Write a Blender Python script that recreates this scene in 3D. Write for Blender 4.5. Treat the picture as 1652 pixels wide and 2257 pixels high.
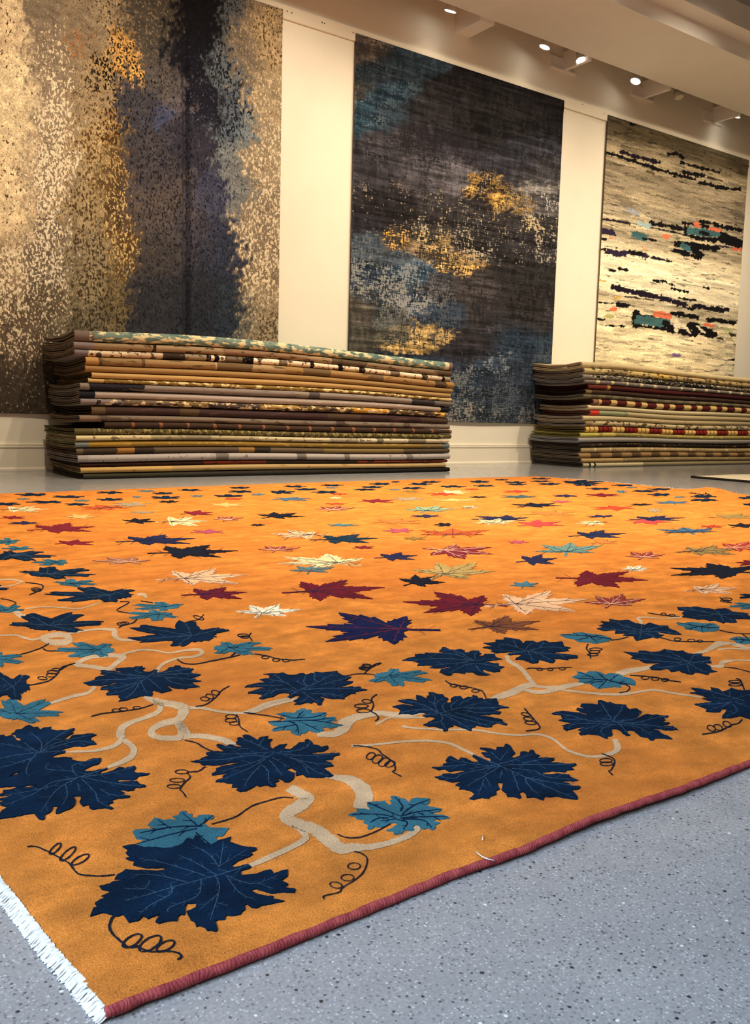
import bpy, math, random
import numpy as np
from mathutils import Matrix, Vector
from mathutils.geometry import delaunay_2d_cdt

for o in list(bpy.data.objects):
    bpy.data.objects.remove(o)
C = bpy.context.scene.collection
rnd = random.Random(7)

# ------------------------------------------------------------------ camera
W, H = 1652, 2257
FPX, CAMH = 1950.0, 0.5
def cam_axes(vr=(3600., 985.), roll=.0263):
    a = np.array([vr[0] - W / 2, vr[1] - H / 2])
    hd = np.array([1, roll]) / math.hypot(1, roll)
    n = np.array([-hd[1], hd[0]])
    p = math.atan2(-(a @ n), FPX)
    down = np.array([n[0] * math.cos(p), n[1] * math.cos(p), math.sin(p)])
    X = np.array([a[0], a[1], FPX]); X /= np.linalg.norm(X)
    return np.array([X, np.cross(-down, X), -down])
RW = cam_axes()                                    # world = RW @ (right, down, forward)
CAM = np.array([0, 0, CAMH])
cd = bpy.data.cameras.new('camera')
co = bpy.data.objects.new('camera', cd); C.objects.link(co)
cd.sensor_fit = 'VERTICAL'; cd.sensor_height = 36.0; cd.lens = FPX * 36.0 / H
cd.clip_start = .02
B = RW @ np.diag([1, -1, -1])
co.matrix_world = Matrix([[*B[0], 0], [*B[1], 0], [*B[2], CAMH], [0, 0, 0, 1]])
bpy.context.scene.camera = co

# ------------------------------------------------------------------ world, lights, exposure
sc = bpy.context.scene
sc.view_settings.view_transform = 'Standard'
try: sc.view_settings.look = 'None'
except Exception: pass
sc.view_settings.gamma = 1.0
sc.view_settings.use_curve_mapping = False
sc.view_settings.exposure = 0.0
w = bpy.data.worlds.new('world'); sc.world = w; w.use_nodes = True
w.node_tree.nodes['Background'].inputs[0].default_value = (.55, .7, 1, 1)
w.node_tree.nodes['Background'].inputs[1].default_value = .4

def aim(o, target):
    d = Vector(target) - o.location
    o.rotation_euler = d.to_track_quat('-Z', 'Y').to_euler()
def area(name, loc, target, sx, sy, power, col):
    l = bpy.data.lights.new(name, 'AREA'); l.shape = 'RECTANGLE'; l.size = sx; l.size_y = sy
    l.energy = power; l.color = col
    o = bpy.data.objects.new(name, l); C.objects.link(o); o.location = loc; aim(o, target)
    return o
def spot(name, loc, target, power, ang, blend, col, r=.05):
    l = bpy.data.lights.new(name, 'SPOT'); l.energy = power; l.spot_size = math.radians(ang)
    l.spot_blend = blend; l.color = col; l.shadow_soft_size = r
    o = bpy.data.objects.new(name, l); C.objects.link(o); o.location = loc; aim(o, target)
    return o
WARM = (1.0, .83, .60)
wl = area('window_daylight', (-2.17, -.1, 2.6), (.95, .45, .0), 3.0, 1.9, 65, (.65, .82, 1.0)); wl.data.spread = math.radians(78)
# gallery spots on the room's ceiling track, aimed at the hung rugs and the panels between them
for x, tx, tz, pw in ((1.2, 1.6, 2.5, 520), (3.0, 3.2, 2.0, 320), (4.3, 4.3, 1.8, 420), (5.9, 5.9, 2.0, 410),
                      (7.6, 7.65, 1.8, 470), (9.3, 9.3, 1.9, 520), (10.9, 10.9, 2.0, 260)):
    spot('gallery_spot', (x, 3.3, 4.75), (tx, 7.05, tz), pw, 51 if x < 2 else 62, .8, WARM)
# ceiling lamps over the big rug
for x, y, pw in ((1.4, 3.5, 1250), (3.3, 3.6, 1350), (5.1, 3.3, 1250), (8.0, 3.4, 300)):
    spot('warm_overhead_spot', (x, y, 5.2), (x + .1, y + .3, 0), pw, 72, 1.0, WARM)
for x in (2.6, 5.2, 8.2):  # added row without real fixtures, warms the floor in front of the stacks
    spot('warm_overhead_spot', (x, 4.5, 5.3), (x, 5.95, 0), 170, 60, 1.0, WARM)
area('room_bounce_fill', (4.0, 1.5, 5.3), (4.0, 1.6, 0), 6, 3, 60, (1.0, .86, .66))  # unseen area fill standing in for light bounced around the room

# ------------------------------------------------------------------ helpers
def lin(c):
    return tuple((v / 255 / 12.92) if v / 255 <= .04045 else ((v / 255 + .055) / 1.055) ** 2.4 for v in c)
def lin4(c): return (*lin(c), 1.0)
def ray(x, y): return RW @ np.array([x - W / 2, y - H / 2, FPX])
def ground(x, y, z=0.):
    r = ray(x, y); return CAM + r * ((z - CAMH) / r[2])
def wallpt(x, y, Y):
    r = ray(x, y); return CAM + r * (Y / r[1])

def mesh_obj(name, verts, faces, mat=None, parent=None, smooth=False, mats=None, midx=None):
    me = bpy.data.meshes.new(name)
    me.from_pydata([tuple(map(float, v)) for v in verts], [], faces)
    for m in (mats or ([mat] if mat else [])): me.materials.append(m)
    if midx is not None: me.polygons.foreach_set('material_index', midx)
    if smooth: me.polygons.foreach_set('use_smooth', [True] * len(me.polygons))
    me.update()
    o = bpy.data.objects.new(name, me); C.objects.link(o)
    if parent: o.parent = parent
    return o
def tag(o, label=None, cat=None, group=None, kind=None):
    if label: o['label'] = label
    if cat: o['category'] = cat
    if group: o['group'] = group
    if kind: o['kind'] = kind
    return o
def empty(name, loc):
    o = bpy.data.objects.new(name, None); C.objects.link(o); o.location = loc; o.empty_display_size = .05
    return o
def box(x0, x1, y0, y1, z0, z1):
    v = [(x0, y0, z0), (x1, y0, z0), (x1, y1, z0), (x0, y1, z0), (x0, y0, z1), (x1, y0, z1), (x1, y1, z1), (x0, y1, z1)]
    f = [(3, 2, 1, 0), (4, 5, 6, 7), (0, 1, 5, 4), (1, 2, 6, 5), (2, 3, 7, 6), (3, 0, 4, 7)]
    return v, f
def merge(*parts):
    V, F = [], []
    for v, f in parts:
        n = len(V); V += list(v); F += [tuple(i + n for i in q) for q in f]
    return V, F
def cyl(p0, p1, r0, r1, n=20, cap0=True, cap1=True):
    p0, p1 = Vector(p0), Vector(p1); d = (p1 - p0).normalized()
    a = d.orthogonal().normalized(); b = d.cross(a)
    V = [p0 + (a * math.cos(t) + b * math.sin(t)) * r0 for t in [2 * math.pi * i / n for i in range(n)]]
    V += [p1 + (a * math.cos(t) + b * math.sin(t)) * r1 for t in [2 * math.pi * i / n for i in range(n)]]
    F = [(i, (i + 1) % n, n + (i + 1) % n, n + i) for i in range(n)]
    if cap0: F.append(tuple(range(n - 1, -1, -1)))
    if cap1: F.append(tuple(range(n, 2 * n)))
    return V, F
def tube(pts, rad, n=8):
    V, F = [], []
    pts = [Vector(p) for p in pts]
    for i, p in enumerate(pts):
        d = (pts[min(i + 1, len(pts) - 1)] - pts[max(i - 1, 0)]).normalized()
        a = d.cross(Vector((0, 0, 1))); a = a.normalized() if a.length > 1e-6 else Vector((1, 0, 0))
        b = a.cross(d)
        r = rad[i] if hasattr(rad, '__len__') else rad
        V += [p + (a * math.cos(2 * math.pi * k / n) + b * math.sin(2 * math.pi * k / n)) * r for k in range(n)]
    for i in range(len(pts) - 1):
        for k in range(n):
            F.append((i * n + k, i * n + (k + 1) % n, (i + 1) * n + (k + 1) % n, (i + 1) * n + k))
    F.append(tuple(range(n - 1, -1, -1))); F.append(tuple((len(pts) - 1) * n + k for k in range(n)))
    return V, F
# vectorised value noise
def _h(ix, iy, s):
    n = (ix.astype(np.int64) * 374761393 + iy.astype(np.int64) * 668265263 + s * 974634777) & 0x7fffffff
    n = ((n ^ (n >> 13)) * 1274126177) & 0x7fffffff
    return ((n ^ (n >> 16)) & 0xffff) / 65535.0
def vnoise(x, y, s=0):
    ix, iy = np.floor(x), np.floor(y); fx, fy = x - ix, y - iy
    fx = fx * fx * (3 - 2 * fx); fy = fy * fy * (3 - 2 * fy)
    a, b, c, d = _h(ix, iy, s), _h(ix + 1, iy, s), _h(ix, iy + 1, s), _h(ix + 1, iy + 1, s)
    return (a * (1 - fx) + b * fx) * (1 - fy) + (c * (1 - fx) + d * fx) * fy
def fbm(x, y, s=0, o=4):
    v, a, t = 0, .5, 0
    for i in range(o):
        v = v + a * vnoise(x * 2 ** i, y * 2 ** i, s + i * 17); t += a; a *= .5
    return v / t

class NT:
    """small node-tree helper"""
    def __init__(s, name, rough=.9, spec=.3):
        s.m = bpy.data.materials.new(name); s.m.use_nodes = True
        s.t = s.m.node_tree; s.p = s.t.nodes['Principled BSDF']
        s.p.inputs['Roughness'].default_value = rough
        s.p.inputs['Specular IOR Level'].default_value = spec
    def n(s, typ, **kw):
        nd = s.t.nodes.new(typ)
        for k, v in kw.items(): setattr(nd, k, v)
        return nd
    def l(s, a, b): s.t.links.new(a, b)
    def val(s, sock, v):
        if hasattr(v, 'node'): s.l(v, sock)
        else: sock.default_value = v
    def coord(s, kind='Object', scale=(1, 1, 1)):
        tc = s.n('ShaderNodeTexCoord'); mp = s.n('ShaderNodeMapping'); mp.inputs['Scale'].default_value = scale
        s.l(tc.outputs[kind], mp.inputs[0]); return mp.outputs[0]
    def noise(s, vec, scale, detail=3, rough=.55):
        nd = s.n('ShaderNodeTexNoise'); nd.inputs['Scale'].default_value = scale
        nd.inputs['Detail'].default_value = detail; nd.inputs['Roughness'].default_value = rough
        s.l(vec, nd.inputs['Vector']); return nd.outputs['Fac']
    def voro(s, vec, scale, out='Distance', feature='F1'):
        nd = s.n('ShaderNodeTexVoronoi', feature=feature); nd.inputs['Scale'].default_value = scale
        s.l(vec, nd.inputs['Vector']); return nd
    def math(s, op, a, b=0., c=None, clamp=False):
        nd = s.n('ShaderNodeMath', operation=op, use_clamp=clamp)
        s.val(nd.inputs[0], a); s.val(nd.inputs[1], b)
        if c is not None: s.val(nd.inputs[2], c)
        return nd.outputs[0]
    def rng(s, v, a, b, c=0., d=1.):
        nd = s.n('ShaderNodeMapRange'); nd.inputs[1].default_value = a; nd.inputs[2].default_value = b
        nd.inputs[3].default_value = c; nd.inputs[4].default_value = d; s.l(v, nd.inputs[0]); return nd.outputs[0]
    def mix(s, f, a, b, mode='MIX'):
        nd = s.n('ShaderNodeMix', data_type='RGBA', blend_type=mode)
        s.val(nd.inputs[0], f)
        for k, v in ((6, a), (7, b)):
            if hasattr(v, 'node'): s.l(v, nd.inputs[k])
            else: nd.inputs[k].default_value = v
        return nd.outputs[2]
    def ramp(s, f, stops, interp='LINEAR'):
        nd = s.n('ShaderNodeValToRGB'); cr = nd.color_ramp; cr.interpolation = interp
        while len(cr.elements) > 1: cr.elements.remove(cr.elements[-1])
        cr.elements[0].position = stops[0][0]; cr.elements[0].color = stops[0][1]
        for p, c in stops[1:]:
            e = cr.elements.new(min(p, 1)); e.color = c
        s.l(f, nd.inputs[0]); return nd.outputs[0]
    def attr(s, name): 
        nd = s.n('ShaderNodeAttribute'); nd.attribute_name = name; return nd
    def col(s, c): s.val(s.p.inputs['Base Color'], c); return s
    def bump(s, h, strength=.3, dist=.01):
        nd = s.n('ShaderNodeBump'); nd.inputs['Strength'].default_value = strength; nd.inputs['Distance'].default_value = dist
        s.l(h, nd.inputs['Height']); s.l(nd.outputs[0], s.p.inputs['Normal']); return s

def paint(name, rgb, rough=.75, bump=.05):
    t = NT(name, rough, .3); v = t.coord()
    n = t.noise(v, 3, 3); f = t.noise(v, 220, 2)
    t.col(t.mix(t.rng(n, .3, .7, 0, .25), lin4(rgb), lin4([c * .93 for c in rgb])))
    return t.bump(f, bump, .002).m
def plain(name, rgb, rough=.6, spec=.4, metal=0.):
    t = NT(name, rough, spec); v = t.coord(); n = t.noise(v, 40, 3)
    t.col(t.mix(n, lin4(rgb), lin4([c * .88 for c in rgb]))); t.p.inputs['Metallic'].default_value = metal
    return t.m

# ------------------------------------------------------------------ the room
YW = 7.05
M_wall = paint('warm_white_paint', (244, 237, 220))
M_ceil = paint('beam_paint', (240, 236, 230))
M_dark = paint('black_ceiling_paint', (40, 36, 32))
M_trim = paint('gloss_white_trim', (244, 235, 216), .4)

def floor_mat():
    t = NT('polished_terrazzo', .22, .5)
    v = t.coord()
    big = t.noise(v, .9, 4); mid = t.noise(v, 14, 4)
    base = t.mix(t.rng(big, .35, .65), lin4((158, 159, 162)), lin4((176, 176, 177)))
    base = t.mix(t.rng(mid, .35, .7, 0, .5), base, lin4((142, 143, 148)))
    fine = t.noise(v, 260, 2)
    base = t.mix(t.rng(fine, .35, .68, 0, .45), base, lin4((112, 113, 118)))
    def specks(scale, thr, colr, keep, amt, soft=.06):
        nonlocal base
        vo = t.voro(v, scale)
        sep = t.n('ShaderNodeSeparateColor'); t.l(vo.outputs['Color'], sep.inputs[0])
        jit = t.noise(v, scale * 2.2, 2)
        d = t.math('ADD', vo.outputs['Distance'], t.math('MULTIPLY', jit, .22))
        m = t.math('MULTIPLY', t.rng(d, thr, thr + soft, 1, 0), t.math('GREATER_THAN', sep.outputs[0], keep))
        base = t.mix(t.math('MULTIPLY', m, amt), base, lin4(colr))
    specks(190, .34, (92, 94, 102), .35, .55)
    specks(240, .34, (206, 207, 210), .45, .6)
    specks(150, .31, (58, 60, 68), .62, .75)
    specks(170, .28, (226, 226, 226), .78, .6)
    specks(92, .26, (30, 31, 36), .82, .9)
    specks(80, .22, (242, 242, 240), .91, .8)
    t.col(base)
    r = t.rng(mid, .3, .7, .09, .20); t.l(r, t.p.inputs['Roughness'])
    return t.bump(t.noise(v, 6, 3), .04, .004).m
def struct(name, vf, mat, parent=None):
    o = mesh_obj(name, vf[0], vf[1], mat, parent)
    if parent is None: o['kind'] = 'structure'
    return o
X0, X1, YF, ZC = -2.3, 15., -2.2, 5.6
struct('floor', box(X0 - .2, X1 + .2, YF - .2, YW + .2, -.12, 0), floor_mat())
struct('wall_back', box(X0 - .2, X1 + .2, YW, YW + .2, 0, ZC), M_wall)
struct('wall_right', box(X1, X1 + .2, YF, YW, 0, ZC), M_wall)
struct('wall_front', box(X0, X1, YF - .2, YF, 0, ZC), M_wall)
struct('wall_left', merge(box(X0 - .2, X0, YF, -1.7, 0, ZC), box(X0 - .2, X0, 1.5, YW, 0, ZC),
                          box(X0 - .2, X0, -1.7, 1.5, 0, 1.5), box(X0 - .2, X0, -1.7, 1.5, 3.7, ZC)), M_wall)
struct('ceiling', box(X0 - .2, X1 + .2, YF - .2, YW + .2, ZC, ZC + .15), M_dark)
fr = merge(box(X0 - .12, X0 - .04, -1.7, -1.62, 1.5, 3.7), box(X0 - .12, X0 - .04, 1.42, 1.5, 1.5, 3.7),
           box(X0 - .12, X0 - .04, -1.62, 1.42, 1.5, 1.58), box(X0 - .12, X0 - .04, -1.62, 1.42, 3.62, 3.7),
           box(X0 - .12, X0 - .04, -.14, -.06, 1.58, 3.62))
struct('window_1', fr, M_trim)
# the painted beam that runs along the wall, with its stepped upper lip
struct('trim_1', merge(box(X0, X1, 5.72, 6.68, 4.25, ZC), box(X0, X1, 5.525, 5.72, 4.40, 4.62)), M_ceil)
# joists that tie the beam back to the wall
struct('trim_2', box(5.80, 5.98, 6.68, YW, 4.215, 4.48), M_ceil)
for i, x in enumerate((7.30, 8.62, 9.98)):
    struct('trim_%d' % (3 + i), merge(box(x, x + .045, 6.68, YW, 4.215, 4.40), box(x - .19, x, YW - .02, YW, 4.225, 4.33),
                                     box(x - .19, x + .2, YW - .03, YW, 4.205, 4.222)), M_ceil)
# hanging rail the rugs are clamped to
rail = struct('trim_6', box(X0, X1, YW - .022, YW, 3.842, 3.95), M_trim)
screws = []
for x in (3.92, 3.965, 4.27, 4.295, 7.62, 7.98, 4.60):
    screws.append(cyl((x, YW - .0225, 3.905 if x != 7.62 else 3.93), (x, YW - .024, 3.905 if x != 7.62 else 3.93), .006, .006, 8))
struct('screw_heads', merge(*screws), plain('dark_screw', (60, 45, 30)), rail)
# baseboard with a beaded cap and shoe
prof = [(0, 0), (-.026, 0), (-.026, .014), (-.018, .024), (-.014, .026), (-.014, .170), (-.022, .176), (-.024, .184),
        (-.017, .188), (-.017, .192), (-.022, .196), (-.020, .205), (-.008, .210), (0, .210)]
n = len(prof)
bv = [(x, YW + py, pz) for x in (X0, X1) for py, pz in prof]
bf = [(i, i + 1, n + i + 1, n + i) for i in range(n - 1)] + [tuple(range(n - 1, -1, -1)), tuple(range(n, 2 * n))]
struct('baseboard_back', (bv, bf), M_trim)
# dark ceiling services beyond the beam
struct('trim_7', box(7.9, 8.02, 0, 5.5, 5.25, ZC), plain('dark_steel_joist', (38, 34, 30)))

# ------------------------------------------------------------------ hung rugs
def proj_np(P):
    v = (P - CAM) @ RW
    return v[:, 0] / v[:, 2] * FPX + W / 2, v[:, 1] / v[:, 2] * FPX + H / 2
def alb(c, k=1.0):
    l = np.array(lin(c)) * np.array((1.0, 1.03, 1.10)) * k
    return np.clip(l, .004, .92)
def hung_mat(name, fleck_scale, grain_scale, mott_scale, mott=.35, soft=.05, fleck2=None):
    t = NT(name, .95, .15); v = t.coord()
    def sc(s):
        m = t.n('ShaderNodeMapping'); m.inputs['Scale'].default_value = s; t.l(v, m.inputs[0]); return m.outputs[0]
    fl = t.noise(sc(fleck_scale), 1, 2.5, .6)
    if fleck2:
        f2 = t.noise(sc(fleck2), 1, 3, .6); cl = t.noise(v, 5.5, 3)
        fl = t.math('ADD', t.math('MULTIPLY', t.math('ADD', fl, f2), .66), t.math('MULTIPLY_ADD', cl, .5, -.41))
    dn = t.attr('dens').outputs['Fac']
    thr = t.math('MULTIPLY_ADD', dn, .46, .285)
    d = t.math('SUBTRACT', thr, fl)
    m = t.rng(d, -soft * .3, soft * .7)
    m = t.math('MULTIPLY', m, t.math('GREATER_THAN', dn, .02))
    base = t.attr('base').outputs['Color']; flc = t.attr('fleck').outputs['Color']
    mo = t.noise(sc(mott_scale), 1, 5, .65)
    base = t.mix(1.0, base, t.ramp(mo, [(.25, (1 - mott,) * 3 + (1,)), (.5, (1, 1, 1, 1)), (.78, (1 + mott * 1.3,) * 3 + (1,))]), 'MULTIPLY')
    colr = t.mix(m, base, flc)
    sp = t.noise(sc((150, 150, 80)), 1, 1, .5)
    colr = t.mix(1.0, colr, t.ramp(sp, [(.30, (.72, .72, .72, 1)), (.42, (1, 1, 1, 1)), (.60, (1, 1, 1, 1)), (.72, (1.7, 1.68, 1.66, 1))]), 'MULTIPLY')
    g = t.noise(sc(grain_scale), 1, 2, .7)
    colr = t.mix(1.0, colr, t.ramp(g, [(.25, (.62, .62, .62, 1)), (.75, (1.42, 1.42, 1.42, 1))]), 'MULTIPLY')
    t.col(colr)
    return t.bump(g, .35, .004).m
def set_attr(me, name, arr, typ='FLOAT_COLOR'):
    a = me.attributes.new(name, typ, 'POINT')
    if typ == 'FLOAT_COLOR':
        a.data.foreach_set('color', np.hstack([arr, np.ones((len(arr), 1))]).astype(np.float32).ravel())
    else:
        a.data.foreach_set('value', arr.astype(np.float32))
def hung_rug(name, x0, x1, z0, z1, step, paintfn, mat, label, folds):
    nx, nz = int((x1 - x0) / step) + 1, int((z1 - z0) / step) + 1
    gx, gz = np.meshgrid(np.linspace(x0, x1, nx), np.linspace(z0, z1, nz))
    gx, gz = gx.ravel(), gz.ravel()
    off = .012 + .010 * np.clip((z1 - .13 - gz) / .3, 0, 1) * 0
    hang = np.clip((z1 - .11 - gz) / 1.2, 0, 1)
    off = .024 - .006 * np.clip((z1 - .08 - gz) / .06, 0, 1)
    for fx, fw, fd, slope in folds:
        q = (gx - fx - slope * (z1 - gz)) / fw
        off = off + hang * fd * np.exp(-q * q)
    off = np.maximum(off, .006) + .003 * hang * (vnoise(gx * 1.3, gz * .7, 5) - .5)
    front = np.stack([gx, YW - off - .008, gz], 1)
    P = front.copy(); P[:, 1] = YW - .02
    px, py = proj_np(P)
    base, fleck, dens = paintfn(px, py, gx, gz)
    V = front.tolist(); F = []
    idx = np.arange(nx * nz).reshape(nz, nx)
    a, b, c, d = idx[:-1, :-1].ravel(), idx[:-1, 1:].ravel(), idx[1:, 1:].ravel(), idx[1:, :-1].ravel()
    F = np.stack([a, b, c, d], 1).tolist()
    # selvedge: turn the border back to the wall so the rug has thickness
    ring = np.concatenate([idx[0, :], idx[1:, -1], idx[-1, -2::-1], idx[-2:0, 0]])
    n0 = len(V)
    back = front[ring].copy(); back[:, 1] = np.minimum(back[:, 1] + .012, YW - .001)
    V += back.tolist(); m = len(ring)
    F += [(int(ring[i]), n0 + i, n0 + (i + 1) % m, int(ring[(i + 1) % m])) for i in range(m)]
    o = mesh_obj(name, V, F, mat, smooth=True)
    ext = lambda A: np.concatenate([A, A[ring] * (.55 if A.ndim == 2 else 1)])
    set_attr(o.data, 'base', ext(base)); set_attr(o.data, 'fleck', ext(fleck)); set_attr(o.data, 'dens', ext(dens), 'FLOAT')
    tag(o, label, 'rug', 'rugs hung on the wall')
    return o
def blobs(px, py, table, sharp, warp1, warp2, seed, fx=5., fy=9.):
    def wob(k): return warp1 * (fbm(px / 70, py / 70, seed + k) - .5) * 2 + warp2 * (fbm(px / fx, py / fy, seed + 3 + k, 3) - .5) * 2.4 + warp2 * .6 * (fbm(px / 24, py / 24, seed + 5 + k, 3) - .5) * 2
    wx, wy = px + wob(0), py + wob(40) * (fy / fx) ** .3
    D = np.stack([((wx - b[0]) / b[2]) ** 2 + ((wy - b[1]) / b[3]) ** 2 for b in table])
    D -= D.min(0); Wt = np.exp(-D * sharp); Wt /= Wt.sum(0)
    base = sum(Wt[i][:, None] * alb(b[4]) for i, b in enumerate(table))
    fleck = sum(Wt[i][:, None] * alb(b[5]) for i, b in enumerate(table))
    dens = sum(Wt[i] * b[6] for i, b in enumerate(table))
    return base, fleck, dens

CR, TP, DK, BLK = (222, 198, 155), (130, 114, 94), (74, 56, 36), (14, 14, 18)
R1 = [(0, 60, 55, 90, (206, 182, 144), (70, 48, 28), .22), (20, 260, 60, 110, (222, 200, 160), (88, 68, 44), .16),
      (10, 450, 60, 110, (226, 202, 160), (80, 62, 40), .24), (0, 590, 60, 80, (140, 120, 94), (226, 206, 170), .50),
      (10, 720, 70, 70, (98, 82, 66), (214, 194, 158), .36), (30, 860, 90, 70, (66, 57, 47), (170, 150, 120), .16),
      (85, 20, 40, 50, (118, 104, 86), (200, 180, 148), .14), (110, 130, 50, 60, (130, 114, 94), (224, 204, 168), .32),
      (110, 250, 50, 70, (142, 125, 102), (232, 212, 178), .46), (100, 400, 50, 80, (138, 121, 98), (230, 212, 178), .52),
      (110, 560, 50, 80, (108, 95, 80), (220, 204, 172), .46), (110, 680, 45, 60, (92, 78, 62), (204, 186, 152), .34),
      (170, 60, 45, 70, (126, 110, 88), (90, 72, 50), .20), (165, 105, 24, 16, (150, 98, 52), (90, 52, 24), .3),
      (190, 190, 40, 60, (150, 130, 100), (80, 62, 40), .30), (190, 320, 40, 70, (172, 148, 106), (86, 62, 32), .42),
      (190, 450, 40, 70, (160, 140, 104), (76, 58, 34), .44), (185, 600, 45, 80, (140, 124, 94), (62, 50, 34), .44),
      (200, 720, 50, 60, (108, 95, 74), (56, 47, 34), .46), (240, 300, 20, 50, (150, 118, 70), (56, 38, 20), .52),
      (245, 380, 30, 60, (84, 64, 38), (176, 148, 98), .36), (250, 480, 34, 60, (78, 60, 40), (206, 178, 124), .36),
      (262, 560, 34, 60, (86, 62, 34), (196, 170, 114), .34), (255, 680, 34, 60, (108, 92, 64), (54, 44, 30), .42),
      (225, 20, 40, 50, (140, 122, 94), (60, 50, 38), .34), (280, 112, 24, 46, (194, 148, 82), (38, 28, 18), .44),
      (298, 165, 16, 26, (214, 164, 82), (20, 18, 18), .46), (232, 165, 26, 40, (150, 126, 88), (20, 17, 14), .50),
      (330, 60, 40, 70, (70, 64, 56), (130, 112, 88), .30), (350, 170, 40, 50, (84, 78, 74), (30, 28, 30), .34),
      (300, 250, 44, 60, (62, 60, 66), (24, 24, 30), .30), (352, 268, 26, 26, (62, 68, 92), (28, 30, 44), .30),
      (320, 360, 50, 60, (66, 62, 66), (26, 25, 30), .36), (380, 220, 30, 50, (92, 84, 86), (34, 32, 36), .34),
      (340, 470, 55, 60, (82, 74, 72), (34, 32, 34), .36), (330, 570, 55, 60, (64, 60, 60), (30, 30, 36), .36),
      (340, 690, 60, 70, (48, 47, 52), (26, 27, 34), .32), (440, 40, 55, 60, (18, 18, 22), (40, 40, 46), .12),
      (430, 130, 50, 60, (20, 20, 28), (60, 62, 70), .14), (450, 230, 40, 60, (26, 26, 36), (96, 100, 118), .20),
      (430, 330, 40, 50, (50, 48, 60), (22, 22, 32), .34), (460, 440, 36, 60, (66, 69, 88), (34, 36, 54), .38),
      (420, 520, 40, 60, (66, 64, 74), (28, 28, 36), .36), (480, 560, 40, 60, (52, 57, 72), (30, 34, 50), .40),
      (430, 680, 60, 70, (44, 46, 54), (24, 26, 34), .34), (500, 680, 36, 60, (46, 54, 66), (28, 30, 38), .36),
      (505, 40, 22, 60, (88, 92, 96), (24, 24, 30), .40), (490, 140, 24, 60, (96, 104, 110), (22, 24, 34), .48),
      (500, 260, 26, 60, (92, 102, 110), (24, 26, 40), .46), (545, 285, 28, 40, (112, 122, 126), (50, 56, 68), .30),
      (480, 350, 24, 34, (116, 122, 124), (40, 44, 56), .26), (515, 400, 26, 50, (120, 122, 120), (70, 72, 78), .28),
      (545, 80, 30, 70, (120, 106, 88), (176, 156, 124), .26), (590, 80, 34, 80, (176, 152, 114), (84, 66, 42), .38),
      (580, 210, 34, 70, (150, 132, 104), (212, 190, 152), .34), (580, 340, 34, 60, (150, 134, 108), (220, 200, 166), .38),
      (575, 460, 34, 70, (130, 116, 96), (216, 198, 166), .40), (570, 590, 36, 70, (128, 112, 90), (220, 200, 166), .44),
      (580, 700, 36, 60, (160, 140, 112), (82, 66, 48), .42), (535, 690, 22, 60, (96, 90, 82), (190, 170, 138), .34)]
def paint1(px, py, gx, gz): return blobs(px, py, R1, 2.6, 30, 30, 11)
hung_rug('wall_rug', 1.16, 3.875, .432, 3.905, .0095, paint1,
         hung_mat('wool_speckled', (62, 62, 40), (120, 120, 300), (13, 13, 20), .42),
         'large hung rug with cream, tan and navy speckled bands, leftmost on the wall',
         ((2.07, .036, -.034, 0), (2.10, .22, .036, 0), (2.985, .028, -.074, 0), (2.99, .22, .072, 0), (2.55, .25, .012, 0)))

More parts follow.
